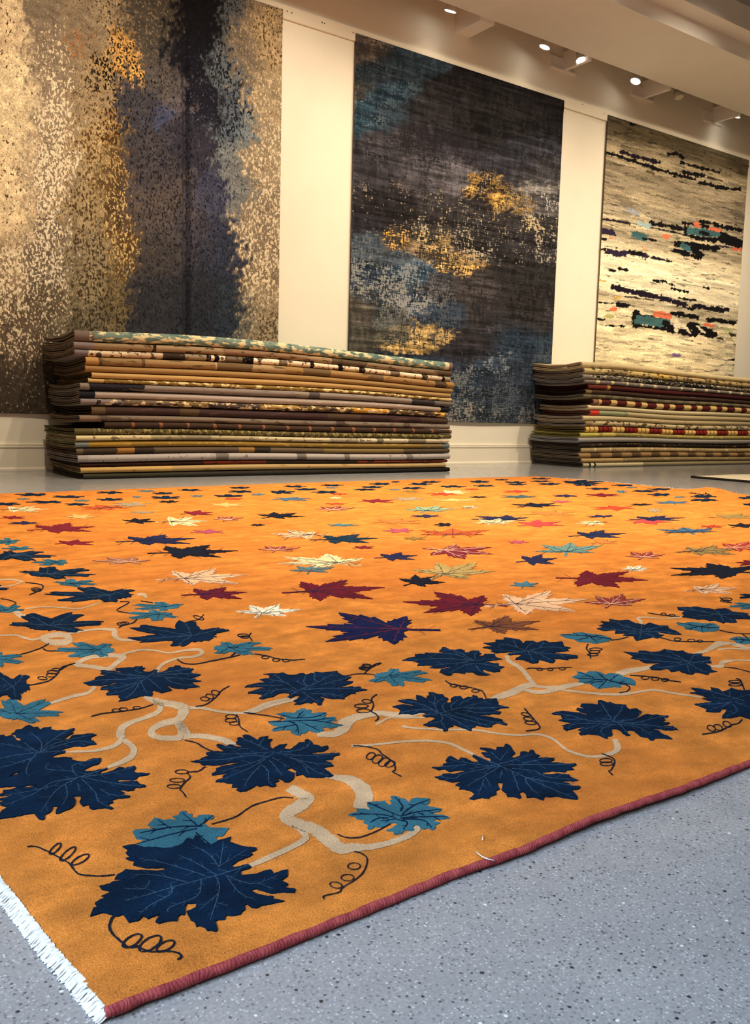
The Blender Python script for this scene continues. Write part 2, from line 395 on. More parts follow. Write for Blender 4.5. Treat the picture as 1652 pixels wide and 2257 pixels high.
G = (226, 172, 84); CH = (50, 45, 44); NB = (38, 56, 76)
R2 = [(800, 112, 40, 18, (81, 70, 58), (48, 46, 44), .30), (900, 140, 60, 26, (42, 53, 59), (27, 34, 39), .34),
      (1050, 180, 90, 26, (27, 25, 25), (44, 40, 37), .26), (1190, 240, 70, 40, (24, 22, 22), (43, 38, 36), .22),
      (820, 160, 50, 26, (31, 38, 42), (57, 64, 65), .30), (870, 205, 50, 24, (34, 49, 57), (69, 83, 87), .36),
      (800, 195, 22, 14, (79, 73, 61), (33, 40, 44), .36), (810, 255, 40, 26, (36, 54, 62), (97, 108, 110), .24),
      (860, 260, 40, 26, (38, 49, 56), (54, 64, 69), .34), (960, 240, 70, 40, (43, 40, 40), (27, 26, 26), .36),
      (1080, 260, 80, 50, (32, 30, 29), (47, 43, 41), .26), (900, 310, 60, 30, (57, 53, 54), (35, 32, 34), .40),
      (1000, 320, 60, 34, (51, 48, 50), (34, 32, 35), .36), (1130, 340, 60, 34, (48, 47, 52), (31, 31, 35), .36),
      (820, 380, 50, 34, (46, 43, 45), (74, 72, 75), .28), (940, 390, 60, 30, (70, 66, 67), (41, 39, 40), .38),
      (1010, 390, 30, 34, (89, 85, 85), (51, 48, 48), .36), (1200, 380, 50, 30, (62, 59, 59), (36, 34, 34), .30),
      (1195, 416, 44, 9, (157, 147, 135), (87, 82, 78), .30), (1200, 450, 40, 50, (76, 72, 69), (175, 167, 152), .26),
      (850, 450, 60, 40, (35, 32, 32), (150, 134, 108), .12), (960, 470, 50, 34, (49, 46, 45), (173, 157, 125), .22),
      (1050, 400, 14, 11, G, (43, 38, 36), .58), (1100, 397, 12, 9, G, (47, 43, 38), .58), (1045, 428, 14, 9, G, (35, 31, 29), .58),
      (1098, 440, 19, 16, G, (47, 42, 35), .58), (1165, 455, 22, 17, (190, 150, 87), (36, 34, 32), .56), (1145, 430, 14, 10, (173, 143, 89), (40, 37, 34), .5),
      (1075, 420, 30, 40, (37, 35, 37), (173, 141, 84), .22), (1110, 490, 50, 24, (46, 43, 42), (187, 164, 120), .30),
      (1180, 500, 50, 24, (48, 45, 44), (194, 170, 122), .36), (1150, 540, 60, 30, (43, 40, 40), (174, 161, 138), .24),
      (1040, 530, 40, 30, (44, 41, 40), (176, 161, 130), .28), (870, 530, 36, 16, (55, 51, 46), G, .30),
      (905, 543, 26, 14, (131, 111, 80), (42, 38, 34), .40), (963, 550, 20, 17, (197, 160, 96), (55, 48, 40), .56),
      (978, 582, 17, 7, (200, 162, 93), (62, 53, 40), .56), (1030, 585, 24, 12, (193, 153, 86), (44, 40, 36), .56),
      (935, 520, 30, 14, (49, 45, 42), (183, 157, 106), .32), (1025, 560, 26, 14, (63, 56, 49), (185, 151, 92), .40),
      (800, 490, 30, 24, (34, 32, 34), (133, 126, 110), .14), (800, 545, 34, 24, (49, 57, 63), (93, 97, 96), .34),
      (860, 560, 36, 16, (71, 78, 81), (37, 49, 59), .38), (830, 600, 40, 24, (34, 46, 57), (126, 126, 118), .36),
      (890, 600, 40, 22, (40, 59, 71), (123, 127, 123), .40), (960, 640, 40, 26, (50, 50, 52), (95, 91, 87), .40),
      (840, 640, 44, 26, (47, 53, 57), (134, 131, 119), .46), (910, 665, 44, 22, (42, 54, 64), (138, 136, 127), .50),
      (1050, 650, 50, 34, (60, 55, 52), (38, 35, 35), .40), (1160, 620, 60, 30, (36, 34, 32), (55, 51, 49), .26),
      (1170, 700, 50, 40, (41, 38, 36), (65, 61, 58), .30), (1060, 720, 50, 40, (46, 42, 42), (32, 34, 38), .36),
      (980, 690, 40, 30, (40, 50, 61), (74, 78, 80), .36), (795, 690, 24, 30, (82, 75, 64), (48, 50, 50), .20),
      (790, 745, 24, 30, (72, 67, 57), (52, 50, 45), .20), (850, 700, 36, 22, (57, 61, 62), (103, 99, 89), .44),
      (880, 735, 26, 16, (100, 92, 72), (40, 42, 43), .36), (925, 735, 26, 12, (183, 150, 92), (48, 46, 44), .34),
      (925, 764, 34, 9, (185, 150, 87), (37, 40, 44), .30), (970, 745, 30, 14, (48, 46, 46), (178, 146, 88), .34),
      (1000, 780, 60, 22, (38, 36, 38), (57, 55, 56), .26), (1080, 728, 24, 5, (93, 97, 99), (49, 53, 57), .36),
      (1150, 750, 60, 34, (32, 43, 54), (55, 66, 75), .30), (960, 800, 60, 16, (34, 43, 54), (65, 73, 79), .34),
      (1080, 810, 40, 24, (43, 53, 61), (123, 128, 128), .30), (1180, 830, 50, 40, (36, 43, 51), (68, 75, 82), .28),
      (1020, 850, 40, 30, (36, 46, 57), (100, 100, 95), .42), (1010, 905, 40, 30, (48, 54, 60), (133, 127, 112), .52),
      (1110, 870, 50, 36, (36, 42, 48), (78, 83, 86), .36), (1100, 920, 60, 16, (38, 45, 52), (102, 102, 97), .36)]
def paint2(px, py, gx, gz):
    b, f, d = blobs(px, py, R2, 2.4, 18, 15, 31, 8., 4.)
    sk = (fbm(gx * 1.6, gz * 42, 71) - .5)[:, None] + .6 * (fbm(gx * 30, gz * 8, 73, 3) - .5)[:, None]
    tint = np.array((1.0, 1.04, 1.16))
    return b * 1.16 * tint * np.clip(1 + 2.2 * sk, .45, 1.9), f * 1.18 * tint, d
hung_rug('wall_rug', 4.625, 7.327, .438, 3.905, .0095, paint2,
         hung_mat('wool_brushed', (60, 60, 22), (120, 120, 260), (3.2, 1, 34), .72, .05, (15, 15, 90)),
         'dark hung rug of charcoal and blue with gold patches, between two white panels',
         ((4.9, .35, .01, 0), (6.3, .5, .012, 0)))

# third rug: pale bands with torn black, purple and teal strokes
def zpt(p, reg): return (reg[0] + p[0] / reg[2], reg[1] + p[1] / reg[2])
RG3 = (1200, 200, 3.64)
K3, PU, TE, OR, C3, PT = (16, 14, 14), (48, 34, 54), (68, 104, 102), (226, 116, 76), (238, 220, 178), (170, 190, 180)
S3 = [([(480, 495), (560, 515), (640, 545), (760, 585), (880, 625), (1000, 660), (1180, 710)], 24, K3), ([(620, 490), (700, 520), (800, 545), (905, 580)], 26, (30, 22, 30)),
      ([(1000, 505), (1060, 510), (1105, 540)], 26, K3), ([(1090, 575), (1220, 615), (1400, 655)], 18, K3), ([(1120, 655), (1260, 682)], 28, K3),
      ([(1300, 700), (1410, 720)], 14, (60, 50, 40)), ([(1240, 740), (1320, 750), (1400, 780), (1550, 790)], 24, K3), ([(560, 345), (760, 350)], 14, (70, 58, 40)),
      ([(450, 1030), (560, 1045), (680, 1065)], 17, (40, 28, 34)), ([(680, 1062), (820, 1100), (1100, 1150)], 8, PU), ([(840, 1065), (930, 1075), (1020, 1095), (1110, 1115)], 28, K3),
      ([(840, 1095), (960, 1120), (1110, 1155)], 13, K3), ([(1100, 1058), (1200, 1070), (1300, 1088)], 22, K3), ([(1250, 1048), (1360, 1075), (1480, 1105), (1565, 1120)], 28, K3),
      ([(1130, 1110), (1130, 1150)], 34, K3), ([(1150, 1165), (1300, 1195), (1400, 1200), (1560, 1250)], 32, K3), ([(1380, 1150), (1460, 1180), (1560, 1215)], 46, K3),
      ([(1170, 1125), (1240, 1135), (1360, 1148)], 52, TE), ([(1260, 1140), (1300, 1150)], 26, K3), ([(1370, 1240), (1560, 1275)], 12, PU),
      ([(1060, 1230), (1200, 1245), (1370, 1265)], 44, K3), ([(1100, 1245), (1200, 1285)], 40, TE), ([(1040, 1285), (1140, 1310), (1240, 1340)], 30, K3), ([(1190, 1260), (1240, 1310)], 46, K3),
      ([(725, 1155), (790, 1180)], 44, TE), ([(790, 1182), (870, 1205)], 16, K3), ([(450, 1120), (535, 1142)], 42, PU), ([(450, 1185), (480, 1190)], 16, K3),
      ([(515, 1290), (600, 1305), (700, 1300), (800, 1332)], 38, PU), ([(680, 1290), (760, 1310)], 30, K3), ([(865, 1345), (1000, 1370)], 22, (34, 26, 36)), ([(755, 1065), (830, 1085)], 34, PT),
      ([(530, 1440), (560, 1442)], 20, K3), ([(595, 1425), (645, 1438)], 22, K3), ([(865, 1525), (940, 1530), (1025, 1560)], 16, K3), ([(1275, 1575), (1305, 1588)], 18, K3),
      ([(550, 1575), (640, 1600), (760, 1625), (880, 1655), (1000, 1685), (1115, 1712)], 38, (30, 22, 34)), ([(640, 1650), (860, 1680)], 12, (60, 50, 44)), ([(1010, 1590), (1140, 1615)], 14, K3),
      ([(1075, 1665), (1210, 1680)], 16, K3), ([(1200, 1728), (1320, 1745), (1440, 1758)], 36, (26, 22, 28)), ([(1160, 1745), (1175, 1752)], 22, K3), ([(590, 1725), (665, 1720)], 32, K3),
      ([(720, 1785), (720, 1880)], 36, K3), ([(720, 1795), (860, 1820), (960, 1840)], 20, K3), ([(760, 1840), (960, 1865)], 66, TE), ([(960, 1865), (1010, 1910)], 44, K3),
      ([(740, 1890), (980, 1920), (1200, 1945)], 18, K3), ([(990, 1915), (1080, 1932), (1200, 1950)], 46, K3), ([(1180, 1890), (1260, 1925), (1335, 1958)], 62, K3),
      ([(1050, 1850), (1050, 1925)], 26, C3), ([(1110, 1880), (1160, 1940)], 16, C3), ([(1215, 1885), (1280, 1945)], 14, C3), ([(1020, 1788), (1120, 1800), (1225, 1822)], 28, K3),
      ([(1310, 1840), (1400, 1845), (1520, 1865)], 26, K3), ([(1490, 1950), (1510, 1960)], 30, (50, 44, 30)), ([(490, 1885), (640, 1890)], 14, K3), ([(420, 1830), (470, 1838)], 14, K3),
      ([(420, 1700), (580, 1708)], 9, K3), ([(430, 1270), (490, 1275)], 16, K3), ([(1380, 1985), (1420, 1995)], 14, (50, 40, 30)), ([(680, 960), (740, 990)], 30, (150, 150, 150)),
      ([(1470, 2155), (1510, 2160)], 12, K3), ([(1030, 2120), (1080, 2125)], 22, (120, 96, 130)), ([(690, 270), (700, 275)], 20, K3), ([(820, 650), (870, 670)], 14, (90, 76, 50)),
      ([(1210, 1065), (1225, 1085)], 28, OR), ([(1330, 1105), (1395, 1118)], 22, OR), ([(960, 1170), (980, 1172)], 28, OR), ([(530, 1757), (560, 1752)], 22, OR), ([(890, 1790), (980, 1808)], 44, OR),
      ([(1290, 1875), (1335, 1885)], 22, OR), ([(1515, 1272), (1560, 1275)], 22, OR), ([(520, 1180), (535, 1185)], 14, OR), ([(770, 1250), (790, 1275)], 14, (214, 150, 110)),
      ([(490, 1810), (535, 1812)], 26, (176, 168, 100)), ([(1440, 1920), (1490, 1925)], 34, (190, 186, 130)), ([(560, 1660), (600, 1664)], 20, (206, 164, 84)), ([(440, 1520), (480, 1530)], 14, (206, 164, 84))]
B3 = [(.0, (84, 72, 50)), (.045, (88, 76, 54)), (.07, (150, 132, 98)), (.13, (176, 156, 118)), (.155, (150, 132, 100)), (.20, (140, 124, 96)), (.24, (168, 148, 112)),
      (.29, (158, 142, 112)), (.33, (206, 186, 142)), (.36, (150, 134, 104)), (.40, (214, 194, 150)), (.46, (238, 220, 176)), (.54, (240, 222, 178)), (.57, (176, 160, 124)),
      (.62, (222, 202, 158)), (.68, (230, 210, 164)), (.76, (226, 206, 160)), (.84, (222, 200, 154)), (.88, (178, 158, 118)), (.93, (150, 132, 96)), (.97, (176, 156, 112)), (1., (120, 104, 74))]
def paint3(px, py, gx, gz):
    v = (3.905 - gz) / 3.47
    wv = v + .05 * (fbm(gx * .9, gz * 3.5, 41) - .5) + .03 * (fbm(gx * 3, gz * 22, 43) - .5)
    tb = np.array([b[0] for b in B3]); cb = np.array([alb(b[1]) for b in B3])
    base = np.stack([np.interp(wv, tb, cb[:, k]) for k in range(3)], 1)
    st = fbm(gx * 2.2, gz * 26, 47)[:, None]
    base = base * (1.10 + 1.1 * np.clip(st - .5, -.28, .28))
    edge = ((v < .36) | (v > .56))[:, None]
    base = np.where((fbm(gx * 3.2, gz * 34, 49) > .62)[:, None] & edge, base * .60, base)
    base = np.where((fbm(gx * 4.0 + 9, gz * 44, 57) > .66)[:, None], base * np.array((1.28, 1.25, 1.2)), base)
    base = np.where((fbm(gx * 5.0 + 3, gz * 62, 59, 3) > .735)[:, None], base * .30, base)
    wx = px + 3.5 * (fbm(px / 5, py / 3, 51, 3) - .5) * 2; wy = py + 2.6 * (fbm(px / 6, py / 3, 53, 3) - .5) * 2
    rag = np.clip(.25 + 1.55 * fbm(gx * 26, gz * 14, 61, 3), .3, 1.5) * np.clip(.35 + 1.25 * fbm(gx * 7, gz * 70, 63, 3), .4, 1.4)
    for pts, th, c in S3:
        q = [zpt(p, RG3) for p in pts]; best = np.full(len(px), 1e9)
        for (ax, ay), (bx, by) in zip(q[:-1], q[1:]):
            L2 = (bx - ax) ** 2 + (by - ay) ** 2 + 1e-9
            tt = np.clip(((wx - ax) * (bx - ax) + (wy - ay) * (by - ay)) / L2, 0, 1)
            best = np.minimum(best, np.hypot((wx - ax - tt * (bx - ax)) * .75, wy - ay - tt * (by - ay)))
        hit = best < th / RG3[2] / 2 * (rag if max(c) < 100 and th < 40 else .55 + .45 * rag) * 1.12
        cc = alb(c)[None, :] * (1 + (.5 if max(c) > 90 and c is not C3 else 0) * (st - .5) * 2)
        base = np.where(hit[:, None], cc, base)
    base = base * np.array((1.0, 1.04, 1.16))
    fleck = base * .62; dens = np.full(len(px), .16)
    return base, fleck, dens
hung_rug('wall_rug', 8.035, 10.785, .45, 3.905, .0072, paint3,
         hung_mat('wool_striated', (10, 10, 90), (120, 120, 220), (5, 5, 60), .16),
         'pale hung rug with torn black, purple and teal strokes, furthest right on the wall', ((9.0, .4, .01, 0),))

# ------------------------------------------------------------------ folded rugs in two stacks
def fold_mat(name, stops, L, fleck=None, fleck2=None, warp=.012, soft=False, rows=30):
    t = NT(name, .95, .12); v = t.coord()
    sep = t.n('ShaderNodeSeparateXYZ'); t.l(v, sep.inputs[0])
    nz = t.noise(v, 22, 3)
    u = t.math('ADD', t.math('DIVIDE', sep.outputs[0], L), t.math('MULTIPLY', t.math('SUBTRACT', nz, .5), warp))
    base = t.ramp(u, [(p, (*alb(c, 1.1), 1)) for p, c in stops][:32], 'LINEAR' if soft else 'CONSTANT')
    def sc(s):
        m = t.n('ShaderNodeMapping'); m.inputs['Scale'].default_value = s; t.l(v, m.inputs[0]); return m.outputs[0]
    for fl in (fleck, fleck2):
        if fl:
            c, amt, sx = fl
            f = t.noise(sc((sx, 16, rows)), 1, 2.5, .6)
            inner = t.math('MULTIPLY', t.math('GREATER_THAN', u, .035), t.math('LESS_THAN', u, .975))
            base = t.mix(t.math('MULTIPLY', t.rng(f, .74 - amt * .5, .78 - amt * .5), inner), base, (*alb(c, 1.1), 1))
    g = t.noise(v, 320, 2)
    base = t.mix(1.0, base, t.ramp(g, [(.25, (.72, .72, .72, 1)), (.75, (1.2, 1.2, 1.2, 1))]), 'MULTIPLY')
    t.col(base)
    return t.bump(g, .3, .003).m
def fold_section(D, h, w0, w1, v0, th, na=9):
    """closed outline in (v, w): a sheet folded once, open at the back"""
    out = [(D, w0), (D * .66, w0), (D * .33, w0)]
    bul = min(.036, h * .62) * (w1 - w0) ** .8; c = (w0 + w1) / 2; r = (w1 - w0) / 2
    out += [(v0 + bul * (1 - math.cos(a)) if False else v0 + bul - bul * math.sin(a), c - r * math.cos(a)) for a in [math.pi * i / na for i in range(na + 1)]]
    out += [(D * .33, w1), (D * .66, w1), (D, w1)]
    ri = r - th; bi = bul * .55
    inn = [(D, w1 - th), (D * .66, w1 - th), (D * .33, w1 - th)]
    inn += [(v0 + bul - bi * math.sin(a), c + ri * math.cos(a)) for a in [math.pi * i / 4 for i in range(5)]]
    inn += [(D * .33, w0 + th), (D * .66, w0 + th), (D, w0 + th)]
    return out, inn
def extrude_section(sec, xs, zfun, yj):
    out, inn = sec; poly = out + inn; n = len(poly); V = []; F = []; mi = []
    for ix, x in enumerate(xs):
        for v, w_ in poly: V.append((x + (yj(v) if ix == 0 else 0), v, zfun(x, v, w_)))
    for i in range(len(xs) - 1):
        for k in range(n):
            F.append((i * n + k, (i + 1) * n + k, (i + 1) * n + (k + 1) % n, i * n + (k + 1) % n)); mi.append(0 if k < len(out) - 1 else 1)
    # end caps as quad strip between outer and inner lines
    m, q = len(out), len(inn)
    for e, flip in ((0, False), (len(xs) - 1, True)):
        o0 = e * n
        oi = [o0 + k for k in range(m)]; ii = [o0 + n - 1 - k for k in range(q)]
        a = b = 0
        while a < m - 1 or b < q - 1:
            if b >= q - 1 or (a < m - 1 and a / (m - 1) <= b / (q - 1)): tri = (oi[a], oi[a + 1], ii[b]); a += 1
            else: tri = (oi[a], ii[b + 1], ii[b]); b += 1
            F.append(tri if not flip else tri[::-1]); mi.append(1)
    return V, F, mi
def stack(spec, x_left, L, yf, D, wave, dipc, where, group):
    wx = np.array([p[0] for p in wave]); wz = np.array([p[1] for p in wave])
    wav = lambda x: float(np.interp(x, np.linspace(0, L, 41), np.convolve(np.pad(np.interp(np.linspace(0, L, 41), wx, wz), 3, 'edge'), np.ones(7) / 7, 'valid')))
    tot = len(spec)
    for i, (lab, zt, zb, dx, dr, bcol, stops, fl, fl2, soft) in enumerate(spec):
        h = zt - zb
        xl, xr = x_left + dx, x_left + L + dr
        mat = fold_mat('folded_wool', stops, xr - xl, fl, fl2, .0 if soft == 2 else .012, soft == 1)
        bt = NT('rug_back', .95, .1); bv_ = bt.coord(); g = bt.noise(bv_, 200, 2)
        bt.col(bt.mix(g, (*alb(bcol, 1.7), 1), (*alb(bcol, 2.5), 1))); bt.bump(g, .4, .003)
        jf = rnd.uniform(-.012, .012)
        def zf(x, v, w_, zb=zb, h=h, xl=xl):
            z = zb + .0015 + w_ * (h - .003)
            s = math.sin(math.pi * min(max(v / D, 0), 1))
            edge = math.exp(-((x + xl - x_left) / .35) ** 2)
            zz = z + .0045 * min(1, z / .12) * math.sin(2.3 * (x + xl) + 7 * z)
            return max(zz + (wav(x + xl - x_left) - dipc * s * (.08 + .92 * edge)) * z, .001 + w_ * h * .8)
        ph = rnd.uniform(0, 6)
        yj = lambda v, ph=ph: .012 * math.sin(v * 7 + ph) + .03 * v
        xs = np.concatenate([np.linspace(0, .5, 8), np.linspace(.5, xr - xl, int((xr - xl) / .09))[1:]])
        V, F, mi = extrude_section(fold_section(D, h, 0, 1, jf, .165), xs, zf, yj)
        o = mesh_obj('folded_rug', V, F, smooth=False, mats=[mat, bt.m], midx=mi)
        o.location = (xl, yf, 0)
        tag(o, lab + ', ' + where, 'rug', group)
        o.data.polygons.foreach_set('use_smooth', [True] * len(o.data.polygons)); 
        o.data.set_sharp_from_angle(angle=math.radians(60))
        V, F, mi = extrude_section(fold_section(D, h * .5, .245, .755, jf + .014, .165, 6), [xs[0] + .004, *[float(q) for q in np.linspace(.1, xr - xl - .006, 24)]], zf, yj)
        inn = mesh_obj('inner_fold', V, F, mat=bt.m, parent=o, smooth=True)
        inn.data.set_sharp_from_angle(angle=math.radians(60))

def rep(pattern, n, a=0., b=1.):
    """repeat [(frac, colour)...] n times between a and b"""
    out = []
    for k in range(n):
        for f, c in pattern: out.append((a + (b - a) * (k + f) / n, c))
    return out
GY, TN, CRM, NV, BR = (112, 100, 88), (146, 112, 66), (206, 186, 146), (34, 34, 40), (66, 52, 40)
S1 = [
 ('teal floral folded rug with cream and ochre flecks on top', 1.015, .941, -.03, .0, (80, 68, 54), [(0, GY), (.042, (112, 132, 118)), (.97, (206, 190, 150)), (.985, GY)], ((214, 198, 152), .50, 9), ((86, 110, 104), .40, 11), 0),
 ('taupe folded rug with dark marks, second from top', .941, .886, -.03, .0, (86, 74, 60), [(0, (128, 116, 112)), (.04, (140, 118, 86)), (.165, (30, 24, 20)), (.175, (150, 128, 96)), (.33, (134, 106, 80)), (.55, (150, 126, 92)), (.62, (90, 76, 60)), (.72, (128, 108, 82)), (.95, (84, 70, 56))], ((84, 66, 46), .34, 9), None, 0),
 ('black and cream streaked folded rug, third from top', .886, .839, -.03, -.02, (84, 72, 58), [(0, (118, 108, 108)), (.03, (210, 190, 156)), (.11, (190, 168, 138)), (.19, (52, 44, 36)), (.24, (140, 124, 100)), (.29, (16, 14, 12)), (.302, (220, 200, 168)), (.31, (16, 14, 12)), (.322, (224, 204, 170)), (.336, (110, 96, 80)), (.38, (20, 17, 15)), (.41, (230, 212, 182)), (.475, (120, 104, 84)), (.50, (214, 194, 160)), (.56, (24, 20, 18)), (.572, (220, 200, 166)), (.64, (20, 17, 15)), (.655, (210, 190, 160)), (.70, (30, 26, 22)), (.72, (216, 196, 164)), (.80, (110, 96, 76)), (.83, (222, 204, 172)), (.90, (60, 50, 40)), (.92, (200, 184, 152)), (.97, (24, 20, 18)), (.98, (150, 134, 110))], ((84, 70, 56), .36, 26), None, 0),
 ('tan folded rug with zigzag bands, fourth from top', .839, .778, .05, .02, (70, 58, 42), [(0, (178, 138, 82)), (.026, (96, 78, 54)), (.034, (140, 112, 74)), (.12, (96, 78, 54)), (.128, (150, 120, 80)), (.29, (170, 146, 112)), (.295, (104, 84, 58)), (.38, (96, 78, 54)), (.386, (158, 132, 94)), (.47, (146, 114, 70)), (.52, (104, 84, 58)), (.60, (148, 116, 72)), (.72, (104, 84, 60)), (.76, (148, 114, 70)), (.93, (74, 60, 44)), (.97, (150, 116, 66))], ((100, 80, 52), .36, 7), None, 0),
 ('plain tan folded rug, fifth from top', .778, .733, .04, .0, (72, 60, 44), [(0, (150, 116, 72)), (.07, (152, 118, 72)), (1, (140, 112, 68))], None, None, 1),
 ('plain light tan folded rug, sixth from top', .733, .690, .085, -.02, (80, 66, 44), [(0, (188, 152, 96)), (.3, (178, 142, 88)), (1, (158, 128, 80))], None, None, 1),
 ('olive folded rug with cream flecks, seventh from top', .690, .657, .08, .0, (80, 68, 40), [(0, (200, 168, 108)), (.03, (134, 110, 56)), (.96, (204, 178, 118))], ((222, 202, 146), .46, 16), None, 0),
 ('grey folded rug with navy left end, eighth from top', .657, .606, .0, .0, (84, 76, 64), [(0, (128, 118, 108)), (.022, (38, 36, 42)), (.137, (128, 116, 106)), (.51, (134, 122, 108)), (.55, (80, 72, 68)), (.58, (132, 120, 108)), (.86, (52, 48, 48)), (.94, (100, 92, 84))], ((104, 94, 86), .3, 5), None, 0),
 ('light grey folded rug with navy at both ends, ninth from top', .606, .550, .015, -.015, (84, 76, 66), [(0, (36, 36, 42)), (.03, (168, 154, 142)), (.4, (160, 146, 132)), (.965, (30, 30, 34))], ((186, 172, 158), .26, 6), None, 2),
 ('grey and gold floral folded rug, tenth from top', .550, .504, .01, -.03, (84, 74, 66), [(0, (128, 116, 112)), (.09, (104, 88, 70)), (.2, (120, 98, 62)), (.3, (78, 66, 62)), (.42, (150, 118, 62)), (.52, (100, 80, 50)), (.68, (176, 128, 52)), (.80, (88, 70, 48)), (.955, (214, 160, 62)), (.985, (110, 100, 92))], ((214, 190, 140), .40, 15), ((56, 46, 44), .36, 12), 0),
 ('plum brown folded rug with faint rings, eleventh from top', .504, .437, .09, -.02, (60, 50, 36), [(0, (98, 80, 56)), (.03, (66, 50, 44)), (.15, (64, 48, 46)), (.2, (84, 68, 48)), (.25, (62, 46, 44)), (.6, (74, 58, 46)), (.7, (60, 44, 42)), (.9, (72, 56, 48))], ((84, 62, 58), .26, 5), None, 0),
 ('grey taupe folded rug, tenth from the floor', .437, .390, .0, .0, (82, 72, 60), [(0, (124, 104, 84)), (.05, (40, 34, 28)), (.058, (116, 102, 86)), (.5, (110, 96, 84)), (.63, (70, 58, 50)), (.66, (114, 100, 86)), (.84, (70, 60, 50)), (.86, (116, 104, 90))], ((84, 72, 60), .34, 8), None, 0),
 ('dark brown folded rug with pink ticks, ninth from the floor', .390, .348, .17, .01, (44, 36, 28), rep([(0, (60, 46, 36)), (.88, (126, 80, 56))], 15), None, None, 0),
 ('olive speckled folded rug, eighth from the floor', .348, .302, -.015, .01, (66, 62, 40), [(0, (88, 78, 46)), (1, (92, 80, 48))], ((146, 132, 82), .42, 34), ((60, 52, 30), .36, 30), 0),
 ('cream folded rug with grey streaks, seventh from the floor', .302, .264, -.015, -.02, (110, 100, 74), [(0, (206, 188, 140)), (.10, (196, 178, 136)), (.16, (150, 140, 106)), (.24, (130, 120, 96)), (.30, (164, 150, 116)), (.42, (186, 172, 136)), (.62, (150, 140, 116)), (.70, (196, 184, 152)), (.76, (110, 102, 84)), (.78, (190, 178, 146)), (.86, (120, 112, 92)), (.92, (186, 172, 140))], ((120, 108, 84), .34, 22), None, 0),
 ('gold olive folded rug, sixth from the floor', .264, .217, -.03, .0, (88, 82, 56), [(0, (116, 124, 116)), (.03, (164, 126, 50)), (.12, (146, 116, 52)), (.5, (136, 110, 56)), (.9, (128, 108, 70)), (.97, (104, 112, 110))], ((168, 140, 76), .34, 10), None, 0),
 ('brown patchwork folded rug, fifth from the floor', .217, .171, -.02, .0, (62, 50, 38), [(0, (98, 82, 66)), (.013, (62, 50, 40)), (.085, (142, 100, 52)), (.125, (52, 42, 36)), (.165, (88, 72, 58)), (.3, (84, 70, 58)), (.37, (128, 96, 54)), (.41, (48, 40, 34)), (.45, (90, 76, 56)), (.6, (114, 94, 58)), (.84, (76, 64, 48))], None, None, 0),
 ('light grey folded rug with zigzag marks, fourth from the floor', .171, .117, -.02, .0, (92, 86, 82), [(0, (148, 138, 132)), (.02, (160, 150, 142)), (.30, (150, 140, 134)), (.31, (104, 96, 88)), (.34, (158, 148, 140)), (.51, (158, 148, 140)), (.52, (100, 92, 86)), (.55, (156, 146, 138)), (.66, (108, 100, 94)), (.675, (158, 148, 140)), (.85, (110, 102, 96)), (.87, (156, 146, 138))], ((108, 100, 94), .24, 30), None, 0),
 ('dark folded rug with red patches, third from the floor', .117, .087, .0, -.02, (40, 28, 22), [(0, (54, 30, 22)), (.2, (50, 30, 24)), (.28, (104, 42, 24)), (.36, (96, 42, 26)), (.44, (46, 34, 28)), (.7, (108, 48, 28)), (.86, (88, 40, 26))], ((40, 28, 22), .4, 10), None, 0),
 ('tan folded rug with a pale left tip, second from the floor', .087, .043, .015, -.04, (96, 82, 58), [(0, (186, 148, 88)), (.2, (164, 136, 90)), (1, (158, 134, 94))], ((132, 106, 66), .26, 9), None, 0),
 ('near black folded rug, lowest', .043, .0, .02, .01, (46, 42, 34), [(0, (60, 56, 44)), (.5, (44, 40, 34)), (1, (24, 22, 20))], None, None, 1)]
stack(S1, 1.835, 3.29, 6.10, .86, [(0, .0), (.5, .012), (.9, .020), (1.7, .010), (2.5, -.012), (3.29, -.045)], .032, 'of the left stack', 'folded rugs in the left stack')
BU, YE = (86, 34, 28), (206, 172, 108)
